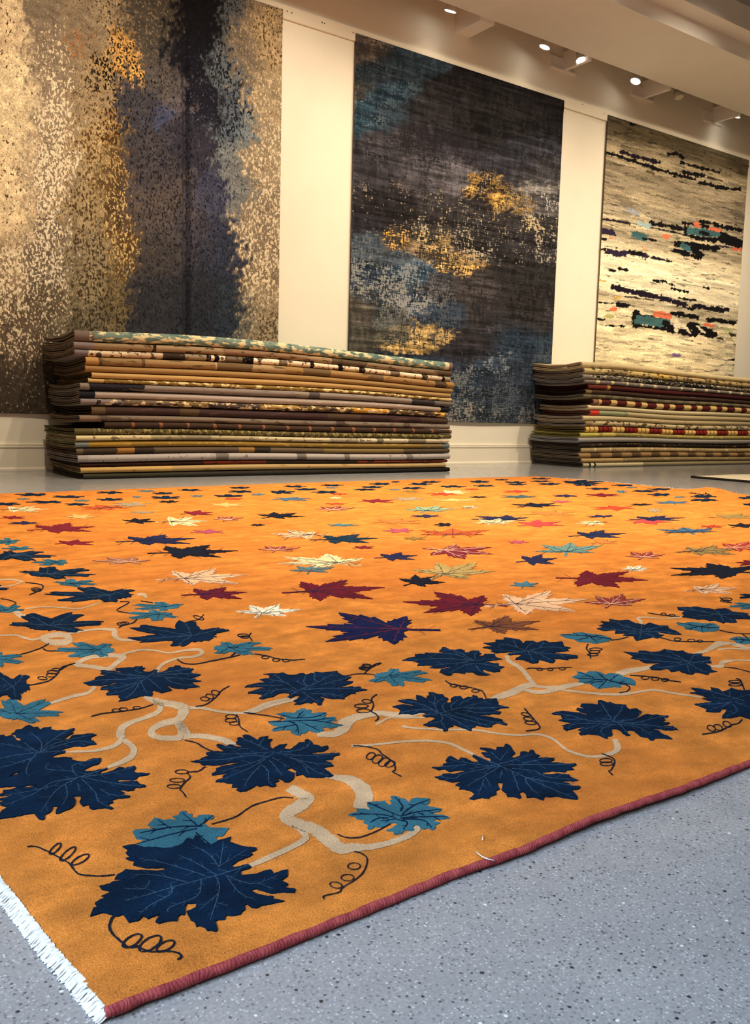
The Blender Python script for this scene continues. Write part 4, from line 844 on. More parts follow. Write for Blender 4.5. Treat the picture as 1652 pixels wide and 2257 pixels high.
# ---- large leaves, traced
RA, RB, RC_, RD = (190, 1770, 3.4417), (0, 1550, 4.8588), (420, 1600, 4.8588), (940, 1620, 4.5889)
RE, RF, RG, RH = (1200, 1530, 5.329), (850, 1510, 5.9), (530, 1470, 5.697), (170, 1450, 5.697)
RI, RJ, RK = (750, 1740, 6.608), (870, 1395, 3.933), (1232, 1320, 3.933)
R10, R11, R12, R13, R14 = (0, 1460, 2.95), (540, 1460, 2.95), (1092, 1440, 2.95), (0, 1780, 2.95), (500, 1740, 2.753)
R20, R21, R22 = (0, 1230, 2.95), (540, 1230, 2.95), (1092, 1230, 2.95)
def P_(s): 
    q = [float(v) for v in s.split()]; return [(q[i], q[i + 1]) for i in range(0, len(q), 2)]
LEAVES = [
('teal', RA, '345 345 440 285 380 275 350 220 375 205 480 200 520 188 465 170 520 115 560 120 580 135 640 125 690 140 655 105 700 95 710 70 755 62 765 85 805 85 800 115 835 115 850 98 920 92 970 100 965 120 905 140 890 160 935 190 1085 195 1060 220 1040 250 980 265 1000 300 950 330 800 300 700 350 600 360 500 370 390 345',
 ['850 185 730 80', '850 185 960 100', '880 180 640 190 400 235', '840 200 620 250 300 340', '830 230 900 290 940 320', '640 200 540 130', '600 200 420 230']),
('navy', RA, '30 865 50 805 85 795 65 765 120 735 150 715 115 712 185 682 160 668 120 662 100 635 180 618 215 600 330 592 300 585 215 582 235 550 275 530 300 510 345 515 420 515 455 518 530 522 592 515 590 497 520 500 455 498 420 490 355 475 360 460 400 455 330 440 300 425 335 410 300 385 320 360 275 335 360 320 440 345 520 340 590 350 650 345 720 320 770 270 810 285 830 250 860 265 900 310 950 325 1000 290 1060 275 1098 262 1085 300 1140 320 1190 335 1290 345 1290 362 1240 378 1262 395 1240 410 1150 445 1098 485 1130 495 1225 470 1250 490 1235 505 1170 520 1175 555 1240 550 1290 545 1340 525 1400 512 1420 545 1480 520 1530 512 1528 560 1475 595 1530 620 1520 635 1470 640 1540 655 1588 660 1578 685 1500 680 1430 690 1400 690 1290 655 1240 668 1290 695 1360 712 1420 715 1410 735 1503 748 1400 772 1340 780 1300 800 1260 800 1225 775 1200 775 1205 815 1180 830 1170 850 1120 860 1060 855 1050 890 1000 892 980 900 995 970 985 980 940 972 920 975 900 950 860 935 835 945 820 905 790 890 770 850 760 830 830 800 835 765 765 765 750 800 752 830 745 855 720 850 695 870 690 900 640 900 610 905 550 920 525 905 560 850 500 870 470 885 430 860 400 895 325 912 300 875 280 850 240 865 180 850 150 840 110 840',
 ['1240 480 990 560 760 620 420 720 290 750', '990 560 840 470 700 405', '1010 500 930 400 800 330', '1015 480 1040 300', '1010 490 1220 360', '975 560 1010 640 990 740 940 900', '1060 560 1160 690 1290 750', '1060 560 1190 610 1300 620 1450 560', '870 590 860 690 800 740 640 800 610 840', '640 630 640 700 480 790 400 860', '480 600 440 660 290 660', '760 610 540 560 330 550', '900 560 600 470 400 430', '1000 700 860 820', '990 770 1080 790', '1300 620 1420 660']),
('navy', RB, '-160 420 -60 360 0 350 40 345 60 365 130 350 160 375 180 405 225 410 215 380 170 370 165 345 120 335 160 315 165 295 235 285 270 255 310 240 360 265 405 260 430 290 470 268 550 258 540 285 600 300 660 295 700 298 800 275 795 295 755 315 790 322 740 350 700 375 705 400 740 390 775 350 850 345 990 332 1035 345 1000 360 970 375 975 395 960 405 1000 410 1035 445 1000 450 950 455 900 470 800 465 700 490 625 512 700 520 690 540 600 560 565 575 600 620 500 640 300 720 225 740 150 760 90 800 0 810 -60 830 -150 700',
 ['700 520 430 540 150 570 -50 620', '430 540 310 480 270 430', '430 540 440 430 310 310', '440 530 600 440 1010 345', '440 530 800 420 1000 440', '400 540 310 650 280 750 320 790', '330 600 100 680 0 700', '440 500 640 350 780 280', '380 520 150 470 0 440']),
('navy', RB, '575 595 680 585 770 592 760 615 850 630 920 630 980 605 1085 598 1080 625 1060 655 990 675 940 700 900 722 920 740 1000 735 1080 715 1150 700 1150 715 1090 735 1060 755 1090 765 1160 745 1220 725 1280 690 1340 705 1440 678 1455 700 1425 740 1470 755 1600 760 1580 775 1480 790 1460 820 1420 828 1300 822 1250 830 1270 850 1380 845 1470 843 1490 870 1562 890 1550 905 1440 915 1430 940 1370 948 1310 935 1270 935 1330 965 1320 985 1395 1005 1370 1020 1280 1025 1200 1040 1210 1075 1150 1095 1215 1135 1190 1142 1120 1128 1060 1135 1000 1145 960 1130 950 1095 890 1110 865 1085 850 1060 870 1030 860 1000 780 1005 810 1050 800 1095 770 1130 720 1150 690 1160 640 1185 600 1190 595 1165 620 1115 570 1110 560 1145 540 1175 480 1200 480 1240 460 1258 410 1240 385 1210 370 1185 300 1195 200 1215 150 1225 0 1245 -60 1255 -100 1200 0 1190 10 1165 80 1120 10 1100 -10 1075 60 1050 -30 1040 130 1000 130 985 20 1000 -50 1000 40 965 30 945 150 922 240 912 310 910 390 895 400 880 330 884 245 900 180 905 150 895 20 910 -80 900 -100 850 0 815 100 800 180 770 230 740 300 690 420 600',
 ['1150 705 830 810 560 860 350 990 60 1100', '830 810 600 950 440 1180', '830 870 860 960', '870 820 1020 970 1050 1060 1180 1130', '850 800 1100 850 1350 890 1530 895', '880 800 1150 770 1420 700', '830 800 760 740 500 720 520 650', '830 800 780 680 1050 610', '700 880 720 1000 660 1110', '600 890 300 960 40 1000', '1070 930 1180 990 1360 1005']),
('navy', RC_, '0 385 90 375 140 345 220 325 165 310 165 295 230 280 370 280 320 250 275 215 285 200 330 208 380 230 410 208 450 210 480 230 610 235 560 225 490 200 485 180 510 165 495 140 525 128 580 150 555 110 590 102 640 115 715 160 740 130 830 115 825 130 800 150 875 150 845 185 850 235 880 255 940 215 960 208 1030 200 1000 235 1010 258 1060 260 1130 215 1160 185 1220 185 1220 160 1250 148 1300 180 1310 210 1370 218 1400 235 1465 218 1475 245 1420 280 1380 285 1260 298 1330 310 1430 305 1595 298 1590 320 1530 335 1520 365 1410 375 1490 400 1530 435 1470 445 1410 455 1480 500 1530 540 1500 555 1340 560 1240 555 1200 525 1130 540 1122 512 1140 490 1075 455 1020 475 1060 495 1112 512 1110 545 1100 575 1050 610 1010 610 980 585 930 565 945 600 900 615 915 650 880 660 800 640 740 655 700 640 660 670 590 705 530 712 490 690 520 660 440 665 445 640 480 620 390 620 350 605 265 608 270 595 360 560 340 550 400 510 300 525 230 535 225 520 280 490 270 465 330 440 430 425 510 405 512 392 450 396 370 412 310 425 240 430 180 420 140 430 110 415 100 400',
 ['900 285 830 350', '830 270 700 210 560 150', '740 220 780 140', '900 290 600 310 270 310', '830 345 640 330 360 370 90 385', '820 350 560 440 300 500', '800 370 620 470 300 600', '750 430 640 550 560 680', '760 430 830 500 830 600 880 650', '840 380 900 440 980 550', '870 350 1050 450', '1060 355 1200 410 1350 510 1480 545', '930 310 1230 330 1590 310', '900 300 1100 280 1240 240 1280 170', '1000 330 1250 400 1520 430', '1200 430 1270 530', '620 260 330 240']),
('navy', RD, '50 335 160 325 165 300 215 290 190 265 215 230 245 220 320 265 345 235 400 245 480 285 540 275 460 220 470 205 520 225 640 275 645 240 590 225 550 185 600 185 650 185 535 145 545 135 620 140 700 160 705 130 780 130 790 98 815 98 850 120 870 160 895 190 855 225 880 240 940 220 945 180 980 172 1030 185 1040 160 1075 158 1100 200 1145 215 1090 245 1160 235 1290 240 1285 260 1240 285 1340 288 1430 300 1505 295 1515 310 1455 335 1490 355 1420 360 1400 382 1280 372 1140 385 1180 400 1260 405 1320 395 1440 410 1455 435 1535 465 1500 470 1330 475 1440 495 1450 520 1550 525 1555 540 1520 560 1465 565 1500 600 1528 640 1520 658 1440 650 1300 625 1240 635 1190 630 1180 665 1130 650 1080 635 1010 640 1000 600 975 580 935 590 955 640 935 648 880 630 815 630 800 590 755 560 770 490 715 490 740 555 700 570 705 610 640 630 630 650 560 640 480 660 430 650 470 620 480 595 430 565 380 555 325 555 340 530 290 515 350 475 260 485 180 460 130 455 80 430 150 420 160 400 290 400 400 370 350 362 230 378 180 350 120 360',
 ['470 210 710 310 1000 440 1250 550 1490 650', '710 310 830 280 1070 205', '740 270 830 150', '740 265 640 180', '710 310 430 355', '700 330 450 300 230 260', '400 310 80 340', '740 325 380 400 280 450 110 430', '740 330 560 440 390 530', '580 460 520 620', '760 370 740 460', '860 380 910 500 930 580', '990 430 1020 510 1140 630', '770 320 1000 310 1480 310', '860 350 1080 375 1230 440 1500 460', '1000 440 1200 480 1540 535', '930 320 1040 280 1220 250', '590 440 650 530']),
('navy', RE, '80 235 130 215 205 205 300 215 400 225 460 245 530 255 490 235 420 215 370 190 380 168 480 180 415 150 430 120 520 120 620 130 625 80 660 78 740 108 760 98 830 125 950 130 960 155 1000 190 1020 180 1080 175 1140 215 1100 255 1060 290 1105 285 1140 260 1200 240 1270 255 1310 245 1360 258 1455 262 1440 280 1385 290 1420 310 1350 330 1470 345 1440 365 1320 375 1420 385 1500 385 1565 425 1420 430 1340 415 1240 410 1340 435 1370 470 1440 495 1500 535 1380 525 1290 525 1275 550 1235 545 1210 515 1130 505 1080 465 1040 435 970 430 965 455 1005 490 960 495 910 465 900 445 840 415 785 415 795 480 780 500 735 500 740 530 690 515 620 485 520 475 420 488 400 465 440 445 390 425 430 410 520 405 450 395 390 400 330 415 275 425 265 437 225 420 215 400 240 385 200 375 260 360 340 355 300 345 230 330 160 312 215 295 190 265 205 250 120 248',
 ['990 490 840 340 640 290', '850 340 1050 350 1300 290 1440 270', '850 330 1060 300 1130 220', '830 340 550 330 330 270 110 235', '800 370 660 430 700 510', '830 370 400 355 250 410', '800 320 880 220 920 150', '780 300 700 180 650 100', '860 370 1100 400 1250 500', '950 360 1250 380 1540 420', '640 370 420 440', '600 220 680 200', '500 310 180 310']),
('navy', RF, '80 288 220 258 290 270 400 290 310 250 240 240 155 210 290 188 410 210 390 175 395 135 440 145 530 185 530 150 570 140 550 105 590 100 690 130 740 130 760 160 815 185 790 215 790 235 850 235 840 190 850 175 890 155 970 150 1005 190 1060 160 1110 165 1130 138 1190 155 1200 180 1250 175 1270 195 1320 185 1445 185 1440 215 1465 230 1450 260 1500 275 1600 300 1480 310 1460 325 1360 340 1500 355 1470 390 1380 380 1340 395 1260 395 1170 405 1280 410 1390 430 1520 460 1500 475 1580 515 1560 530 1450 500 1380 525 1380 550 1310 555 1220 540 1130 530 1170 550 1120 560 1110 600 1080 595 1000 570 930 540 870 510 880 540 810 560 805 600 755 610 735 575 700 570 640 545 560 545 485 525 540 505 550 490 600 470 660 435 600 420 500 420 475 405 540 385 510 370 430 370 350 395 290 380 220 380 160 390 190 335 150 305',
 ['480 410 680 380 1000 300 1400 200', '690 375 560 310 390 240 180 210', '670 380 600 340 340 340 190 380', '680 370 620 260 560 220', '620 270 640 180 590 110', '640 255 740 180', '700 380 740 440 720 490 780 580', '720 480 560 520', '700 380 900 470 1100 590', '760 390 1150 490 1350 550', '770 360 730 290 780 240', '860 330 850 270 950 200', '970 280 990 240 1160 170', '1010 310 1300 310 1560 295', '900 370 1280 470 1560 520', '1000 340 1200 370 1480 370']),
('navy', RG, '50 262 80 240 210 210 260 205 320 210 300 195 240 165 330 150 370 150 355 125 385 110 285 95 400 88 470 92 520 78 600 105 690 105 740 88 790 85 820 105 860 95 880 82 920 88 930 70 1010 78 1110 70 1215 58 1220 80 1250 95 1290 115 1390 135 1350 160 1270 190 1350 185 1415 190 1390 210 1310 240 1150 268 1300 262 1405 250 1420 262 1510 260 1500 280 1590 292 1570 300 1490 310 1420 325 1450 345 1380 345 1310 380 1300 412 1250 405 1150 408 1080 395 1020 375 965 380 1050 405 1025 440 1015 485 965 485 960 465 920 440 890 465 830 455 740 478 670 475 720 455 660 435 700 415 750 370 690 368 620 400 585 385 620 360 600 335 540 330 460 350 400 385 330 395 275 412 230 400 260 380 265 350 180 340 90 338 95 322 180 300 240 278 370 280 300 268 230 255',
 ['600 390 720 310 980 200 1190 70', '700 300 560 210 370 170', '690 320 540 290 360 330 250 400', '550 210 490 160 420 100', '830 250 690 190', '850 250 790 200 820 120', '760 320 870 390 980 460', '840 390 740 470', '760 300 1100 280 1560 292', '860 350 1100 350 1290 390', '980 200 920 160 940 80', '1000 240 1180 190 1370 140', '540 240 90 250', '560 290 120 325']),
('teal', RG, '345 690 400 685 420 680 520 690 580 650 540 620 490 610 435 595 500 590 530 575 650 585 690 580 700 555 740 545 760 525 800 528 830 545 890 545 880 580 900 590 990 575 1070 575 1080 600 1040 630 1100 640 1190 635 1195 660 1210 680 1120 690 1180 715 1290 740 1260 750 1180 765 1130 780 1080 760 1020 770 1050 800 990 830 930 825 900 820 850 800 820 835 760 845 740 868 700 860 640 835 620 795 520 800 400 808 390 795 430 770 480 750 420 745 360 715',
 ['345 700 600 690 900 680 1280 740', '620 640 470 595', '620 650 900 640 1070 585', '700 660 790 560', '600 690 700 740 730 860', '820 730 990 810', '700 730 410 790', '900 680 1180 650']),
('navy', RH, '75 320 140 305 225 280 220 260 280 235 400 228 330 215 290 205 310 185 290 165 340 160 400 170 470 170 530 190 600 182 490 165 480 140 560 132 650 125 700 130 730 115 820 108 810 125 855 135 830 150 820 165 850 182 910 182 970 155 1015 160 985 185 1010 195 1080 180 1120 160 1150 128 1210 122 1230 102 1290 105 1310 130 1400 135 1465 142 1440 165 1420 185 1460 205 1555 215 1530 230 1490 245 1390 260 1480 270 1500 290 1560 297 1440 310 1470 345 1540 370 1440 380 1390 385 1360 400 1300 390 1240 390 1180 375 1130 350 1085 335 1150 375 1190 410 1130 430 1060 448 1010 430 960 410 940 430 950 460 935 490 900 490 850 485 780 490 740 510 680 515 640 535 560 548 515 555 550 525 515 495 545 475 480 470 370 472 360 455 430 425 380 420 450 390 350 405 290 405 310 370 390 350 530 315 470 318 380 340 300 355 230 350 140 350',
 ['990 165 880 260 780 330 700 450 600 520', '870 250 600 280 300 290 90 320', '850 240 600 220 320 180', '800 320 830 370 880 470', '880 270 980 340 1050 410', '950 240 1200 260 1540 295', '940 220 1180 180 1440 145', '1000 230 1300 210 1540 215', '1100 260 1200 320 1500 370', '820 290 550 380 310 400', '770 330 560 430 380 465', '820 200 730 170 800 115']),
('teal', RI, '110 375 160 355 210 345 240 330 230 295 320 290 440 305 390 250 385 195 440 190 560 185 650 170 655 195 720 240 745 210 720 165 770 150 725 120 740 98 830 110 890 140 945 145 980 185 1005 190 1030 145 1140 128 1240 135 1305 145 1295 200 1250 240 1300 260 1390 275 1480 290 1470 310 1440 330 1310 360 1400 375 1470 375 1550 400 1595 425 1520 435 1450 440 1320 460 1400 480 1455 490 1430 512 1380 520 1390 560 1350 600 1300 585 1270 565 1220 590 1170 580 1140 540 1090 530 1050 550 1080 600 1030 620 970 600 920 615 900 650 840 655 790 670 770 640 780 615 680 615 665 600 740 575 840 510 780 490 740 500 700 520 640 545 560 560 500 550 440 590 400 590 390 560 410 520 330 490 360 450 250 440 220 420 230 400 150 395',
 ['390 200 620 300 890 410', '170 380 400 370 650 385 820 440', '820 450 970 490 910 600', '880 400 1120 340 1460 300', '890 380 1060 250 1290 160', '1060 240 990 230', '870 330 900 250 790 120', '870 430 1200 410 1560 410', '900 440 1200 460 1330 570', '700 430 560 430 430 500', '1130 350 1220 390', '800 440 590 470']),
('navy', RJ, '60 242 120 220 180 210 170 190 260 185 260 175 340 180 390 178 480 200 420 178 380 160 400 145 410 128 440 130 480 150 520 152 570 145 605 155 600 172 630 175 660 160 725 158 735 175 750 185 710 200 760 205 780 185 865 185 870 210 930 232 860 240 770 250 840 265 900 270 895 290 950 298 910 315 910 340 860 345 790 330 770 320 755 330 780 350 825 368 770 372 710 368 670 345 600 345 610 358 550 350 500 350 490 370 450 372 385 345 400 320 510 298 440 300 400 310 300 305 340 290 280 285 190 290 210 265 150 245',
 ['690 250 430 230 80 242', '690 250 560 180 420 140', '700 240 690 200 720 165', '700 250 900 225', '700 270 940 300', '690 270 600 290 460 360', '700 290 740 340 810 368', '640 260 300 290', '660 240 500 190 300 185']),
('navy', RJ, '765 92 870 85 870 65 950 62 940 45 1010 50 1080 62 1100 80 1110 95 1130 75 1190 72 1230 88 1270 75 1300 70 1340 88 1450 80 1460 100 1465 120 1525 133 1490 145 1510 160 1440 165 1360 180 1440 185 1580 200 1585 222 1500 228 1500 240 1440 230 1380 225 1390 245 1370 265 1340 262 1290 245 1250 235 1240 262 1190 268 1140 250 1120 240 1040 235 1050 220 1100 200 1080 190 980 195 975 185 1030 175 1020 165 940 175 870 178 830 160 850 150 760 130 800 122 860 120',
 ['980 190 1140 165 1300 130 1500 140', '1140 165 1020 120 900 100', '1060 130 1020 70', '1140 165 1250 190 1360 250', '1150 170 1570 210', '1130 150 1190 90', '1150 170 1200 250', '1250 140 1290 85', '1100 170 860 150']),
('navy', RK, '1020 75 1120 75 1190 70 1230 80 1300 85 1340 95 1360 110 1350 95 1370 90 1440 85 1470 95 1500 115 1560 120 1640 130 1620 145 1700 160 1640 180 1520 175 1540 205 1500 210 1440 205 1420 215 1380 200 1350 190 1300 195 1260 180 1190 180 1110 165 1060 160 1080 145 1060 125 1090 110 1030 98',
 ['1360 110 1400 150 1420 205', '1390 140 1200 110 1060 85', '1390 140 1150 160', '1400 140 1640 140', '1400 150 1520 195']),
('navy', RK, '325 262 380 245 340 235 390 220 355 200 440 200 430 178 510 190 540 190 600 185 660 215 700 220 740 230 780 210 870 235 940 235 950 260 1010 280 1060 312 990 310 900 300 860 290 860 310 910 315 850 345 810 335 770 345 700 360 665 365 650 345 640 325 600 325 550 318 580 300 480 305 490 270 440 275 380 278',
 ['710 225 710 280 690 360', '710 280 560 240 440 185', '710 290 540 280 340 262', '710 280 860 250 940 240', '715 290 900 290 1050 312', '700 300 600 310 560 318', '720 300 840 335']),
('navy', RK, '555 462 600 465 680 470 690 455 750 455 800 465 870 460 910 440 970 450 1020 458 1070 450 1110 475 1150 480 1240 480 1230 500 1310 510 1300 530 1320 560 1250 560 1310 590 1320 620 1370 635 1300 640 1290 662 1240 650 1180 640 1150 660 1110 655 1060 640 1040 625 970 638 940 610 880 620 800 618 780 600 820 575 910 565 840 560 750 560 710 545 690 530 620 520 640 500 600 480',
 ['1310 540 1100 570 940 600', '1130 560 900 500 580 465', '1130 560 1000 490 930 450', '1130 560 1160 500 1230 485', '1120 570 1200 610 1290 655', '1100 570 1130 650', '1060 560 800 540 640 515', '980 590 810 610']),
('navy', RK, '1130 818 1190 815 1140 775 1230 785 1320 800 1310 770 1380 785 1410 810 1450 800 1490 775 1530 790 1590 800 1700 790 1800 850 1750 930 1750 1010 1650 1045 1560 1020 1500 1035 1410 1040 1410 1020 1440 985 1450 960 1410 960 1390 985 1320 985 1270 980 1275 955 1170 918 1260 905 1340 900 1240 868 1290 870 1240 840',
 ['1600 890 1480 860 1320 810 1180 780', '1490 880 1290 860', '1500 900 1350 920 1190 920', '1500 920 1540 980 1430 1030', '1480 860 1470 810', '1500 880 1700 820', '1520 900 1720 980', '1480 910 1300 975']),
('teal', RK, '5 312 90 305 190 290 270 305 370 315 450 345 430 370 370 380 310 390 260 378 160 375 130 355 50 340', ['450 350 270 330 30 312', '280 330 200 300', '270 335 330 385', '280 330 370 318', '250 340 140 360']),
('teal', RK, '1010 205 1070 215 1140 203 1230 212 1340 215 1390 245 1370 280 1300 285 1240 292 1180 275 1090 265 1080 240 1030 230', ['1380 255 1230 245 1020 208', '1230 245 1240 290', '1230 245 1340 220', '1200 245 1100 265']),
('teal', RK, '110 680 160 660 150 630 230 645 260 630 320 630 360 640 400 660 440 645 520 655 550 675 620 690 660 720 660 755 600 745 530 750 540 770 470 765 400 775 340 782 290 760 270 740 160 725 180 705', ['520 735 400 700 330 640', '430 710 150 690', '440 710 510 660', '430 715 650 750', '410 710 340 780', '300 690 170 640', '380 720 200 730']),
('teal', RK, '1470 352 1520 330 1600 335 1700 345 1750 365 1700 390 1600 395 1530 385 1520 365', ['1740 365 1600 360 1480 352', '1600 360 1560 335', '1600 362 1560 390']),
]
LEAF_N = 0
def vein_lines(polys, wd, twig, n_t):
    L = []
    for p in polys:
        L.append((p, [wd] * (len(p) - 1) + [wd * .5], False))
        for i in range(len(p) - 1):
            (ax, ay), (bx, by) = p[i], p[i + 1]
            for k in range(n_t):
                f = (k + .6) / (n_t + .4); cx_, cy_ = ax + (bx - ax) * f, ay + (by - ay) * f
                s = 1 if (k + i) % 2 else -1; ll = math.hypot(bx - ax, by - ay)
                if ll < 12: continue
                ex, ey = (bx - ax) / ll, (by - ay) / ll; d = min(twig, ll * .4) * rnd.uniform(.6, 1.1)
                L.append(([(cx_, cy_), (cx_ + ex * d * .8 - ey * s * d * .7, cy_ + (ey * d * .8 + ex * s * d * .7) * .6)], [wd * .7, wd * .4], False))
    return L
for i, (kind, reg, out, veins) in enumerate(LEAVES):
    poly = [zpt(p, reg) for p in P_(out)]
    cy_ = sum(p[1] for p in poly) / len(poly); near = (cy_ - 900) / 1000
    lift = {'teal': .0010, 'navy': .0016}[kind] + (i % 5) * .00003
    poly = jag(poly, 3.2 + near * 2.2, .35 + .75 * near)
    lf = inlay('leaf_motif', [poly], M_navy if kind == 'navy' else M_teal, lift, rug, grid=.03)
    tag(lf, kind + ' vine leaf motif'); lf.parent = rug
    vl = [[zpt(p, reg) for p in P_(s)] for s in veins]
    wv_ = (.8 + 1.5 * near) if kind == 'navy' else (1.5 + 2.8 * near)
    vo = ribbon('leaf_vein', vein_lines(vl, wv_, 8 + 18 * near, 2 if kind == 'navy' else 1), M_veinl if kind == 'navy' else M_veind, lift + .00022, lf, jit=.35)
# ---- pale vine stems: region, points, widths (zoom px)
VINES = [
 (R10, '940 222 985 245 1040 270 1030 320 960 355 870 385 800 420 780 470 790 500 740 545 620 575 430 585', '40 45 45 38 36 36 48 58 44 34 24 14'),
 (R10, '790 498 850 540 870 580 830 630 700 685', '44 40 44 46 24'),
 (R10, '1000 240 1040 262 1120 275 1190 300 1165 370 1060 400 1000 430 985 470 1040 492 1130 495 1180 480 1178 430 1150 385', '40 60 60 76 60 56 44 48 44 48 58 60 56'),
 (R10, '1150 380 1195 440 1225 485', '48 56 50'), (R10, '1180 485 1290 480 1400 495 1470 515 1525 540', '46 44 46 56 34'),
 (R10, '1190 297 1320 300 1450 325 1590 330 1660 320 1780 275 1940 238', '34 22 22 22 26 28 26'), (R10, '618 160 570 200 480 220 380 250 305 275', '26 26 28 26 20'),
 (R12, '-1160 530 -1050 525 -990 490 -975 455 -925 425 -830 400 -745 392 -650 402 -560 395 -420 362', '40 60 80 90 64 52 44 50 60 44'),
 (R11, '850 405 890 385 940 362 1040 362 1170 360', '20 16 15 14 12'),
 (R11, '1020 415 1060 425 1160 432 1290 440 1480 440 1652 465 1780 475 1900 470 2000 500 2090 570 2210 610 2300 612 2385 590 2420 560 2400 500', '26 16 15 16 16 16 16 17 17 18 22 26 36 44 34'),
 (R11, '690 545 800 540 900 530 1050 515 1200 512 1330 530 1420 570 1490 605', '24 18 18 18 18 20 22 24'),
 (R14, '375 -8 450 30 485 62 440 100 372 145 366 180 440 215 540 250 620 310 690 362 760 354 860 352 950 336 1040 308 1120 270 1165 225', '70 80 90 92 88 84 84 92 100 92 70 52 46 46 50 44'),
 (R14, '400 210 460 262 475 298 430 332 350 372 240 422 140 466', '40 40 44 42 40 44 34'),
 (R11, '520 740 600 752 690 772 755 822 775 880 750 955', '30 50 84 108 116 108'),
 (R12, '72 15 85 50 150 90 190 130 220 170 255 215', '28 32 30 32 32 34'), (R12, '-30 300 0 290 60 272 130 245 200 212 255 208', '24 44 54 60 50 34'),
 (R12, '170 235 280 255 370 240 450 218 570 195', '24 34 40 44 28'), (R12, '220 210 330 222 440 215', '24 24 20'),
 (R12, '400 235 560 255 720 268 850 265 940 250 1030 240 1150 260 1340 288', '18 16 22 24 17 15 15 13'),
 (R12, '790 138 870 115 940 105 1020 88', '50 46 42 30'), (R12, '1390 85 1460 84 1474 60 1560 46 1660 48', '14 36 36 12 12'),
 (RK, '1160 475 1260 455 1330 420 1380 392 1500 388 1680 392', '18 36 56 70 26 18'), (RK, '1370 442 1480 432 1680 442', '20 18 18'), (RK, '1480 395 1560 410 1680 440', '20 40 20'),
 (RK, '706 220 704 195 680 165 800 163 920 172 1065 158', '28 34 18 12 14 20'),
 (R20, '270 520 360 500 440 510 430 545 340 550 275 525', '40 50 46 60 50 40'), (R20, '440 495 560 472 650 464 740 470 745 505 790 532 900 530 1010 512', '18 16 18 32 38 22 20 12'),
 (R20, '-10 505 100 503 160 520 210 532 280 520', '12 14 20 16 22'), (R20, '480 700 560 655 650 638 800 640 760 680 700 722 600 708 490 698', '34 34 36 40 36 36 36 32'),
 (R20, '780 632 900 600 1000 602 1100 618 1200 602 1290 598 1312 620 1260 642 1150 655 1060 690 1015 740', '14 18 14 14 18 28 28 20 18 22 28'),
 (R20, '95 345 140 378 178 380', '40 44 30'), (R20, '890 240 935 238 950 262', '24 26 16'), (R20, '165 330 300 318 420 325 520 330 655 288', '10 10 12 10 8'),
 (R20, '-10 142 80 140 155 156', '12 14 14'), (R20, '-10 192 70 180 150 156', '9 10 9'), (R11, '-10 330 60 305 140 270 290 236', '24 26 28 24'),
]
for reg, pts, wd in VINES:
    p = [zpt(q, reg) for q in P_(pts)]; wdl = [float(q) / reg[2] for q in wd.split()]
    P, Wd = ribbon_poly(p, wdl, 7)
    L_, R_ = [], []
    for i in range(len(P)):
        a, b = P[max(i - 1, 0)], P[min(i + 1, len(P) - 1)]
        dx, dy = b[0] - a[0], (b[1] - a[1]) / .62; ln = math.hypot(dx, dy) + 1e-9
        j1, j2 = rnd.uniform(.9, 1.1), rnd.uniform(.9, 1.1)
        hx, hy = -dy / ln * Wd[i] / 2, dx / ln * Wd[i] / 2 * .72
        L_.append((P[i][0] + hx * j1, P[i][1] + hy * j1)); R_.append((P[i][0] - hx * j2, P[i][1] - hy * j2))
    V, F = [], []
    for a, b in zip(L_, R_):
        for q in (a, b):
            g = on_rug(*q); V.append((g[0], g[1], float(Hh(*g)) + .0006))
    F = [(2 * i, 2 * i + 1, 2 * i + 3, 2 * i + 2) for i in range(len(L_) - 1)]
    tag(mesh_obj('vine_motif', V, F, M_vine, rug), 'pale beige vine stem motif')
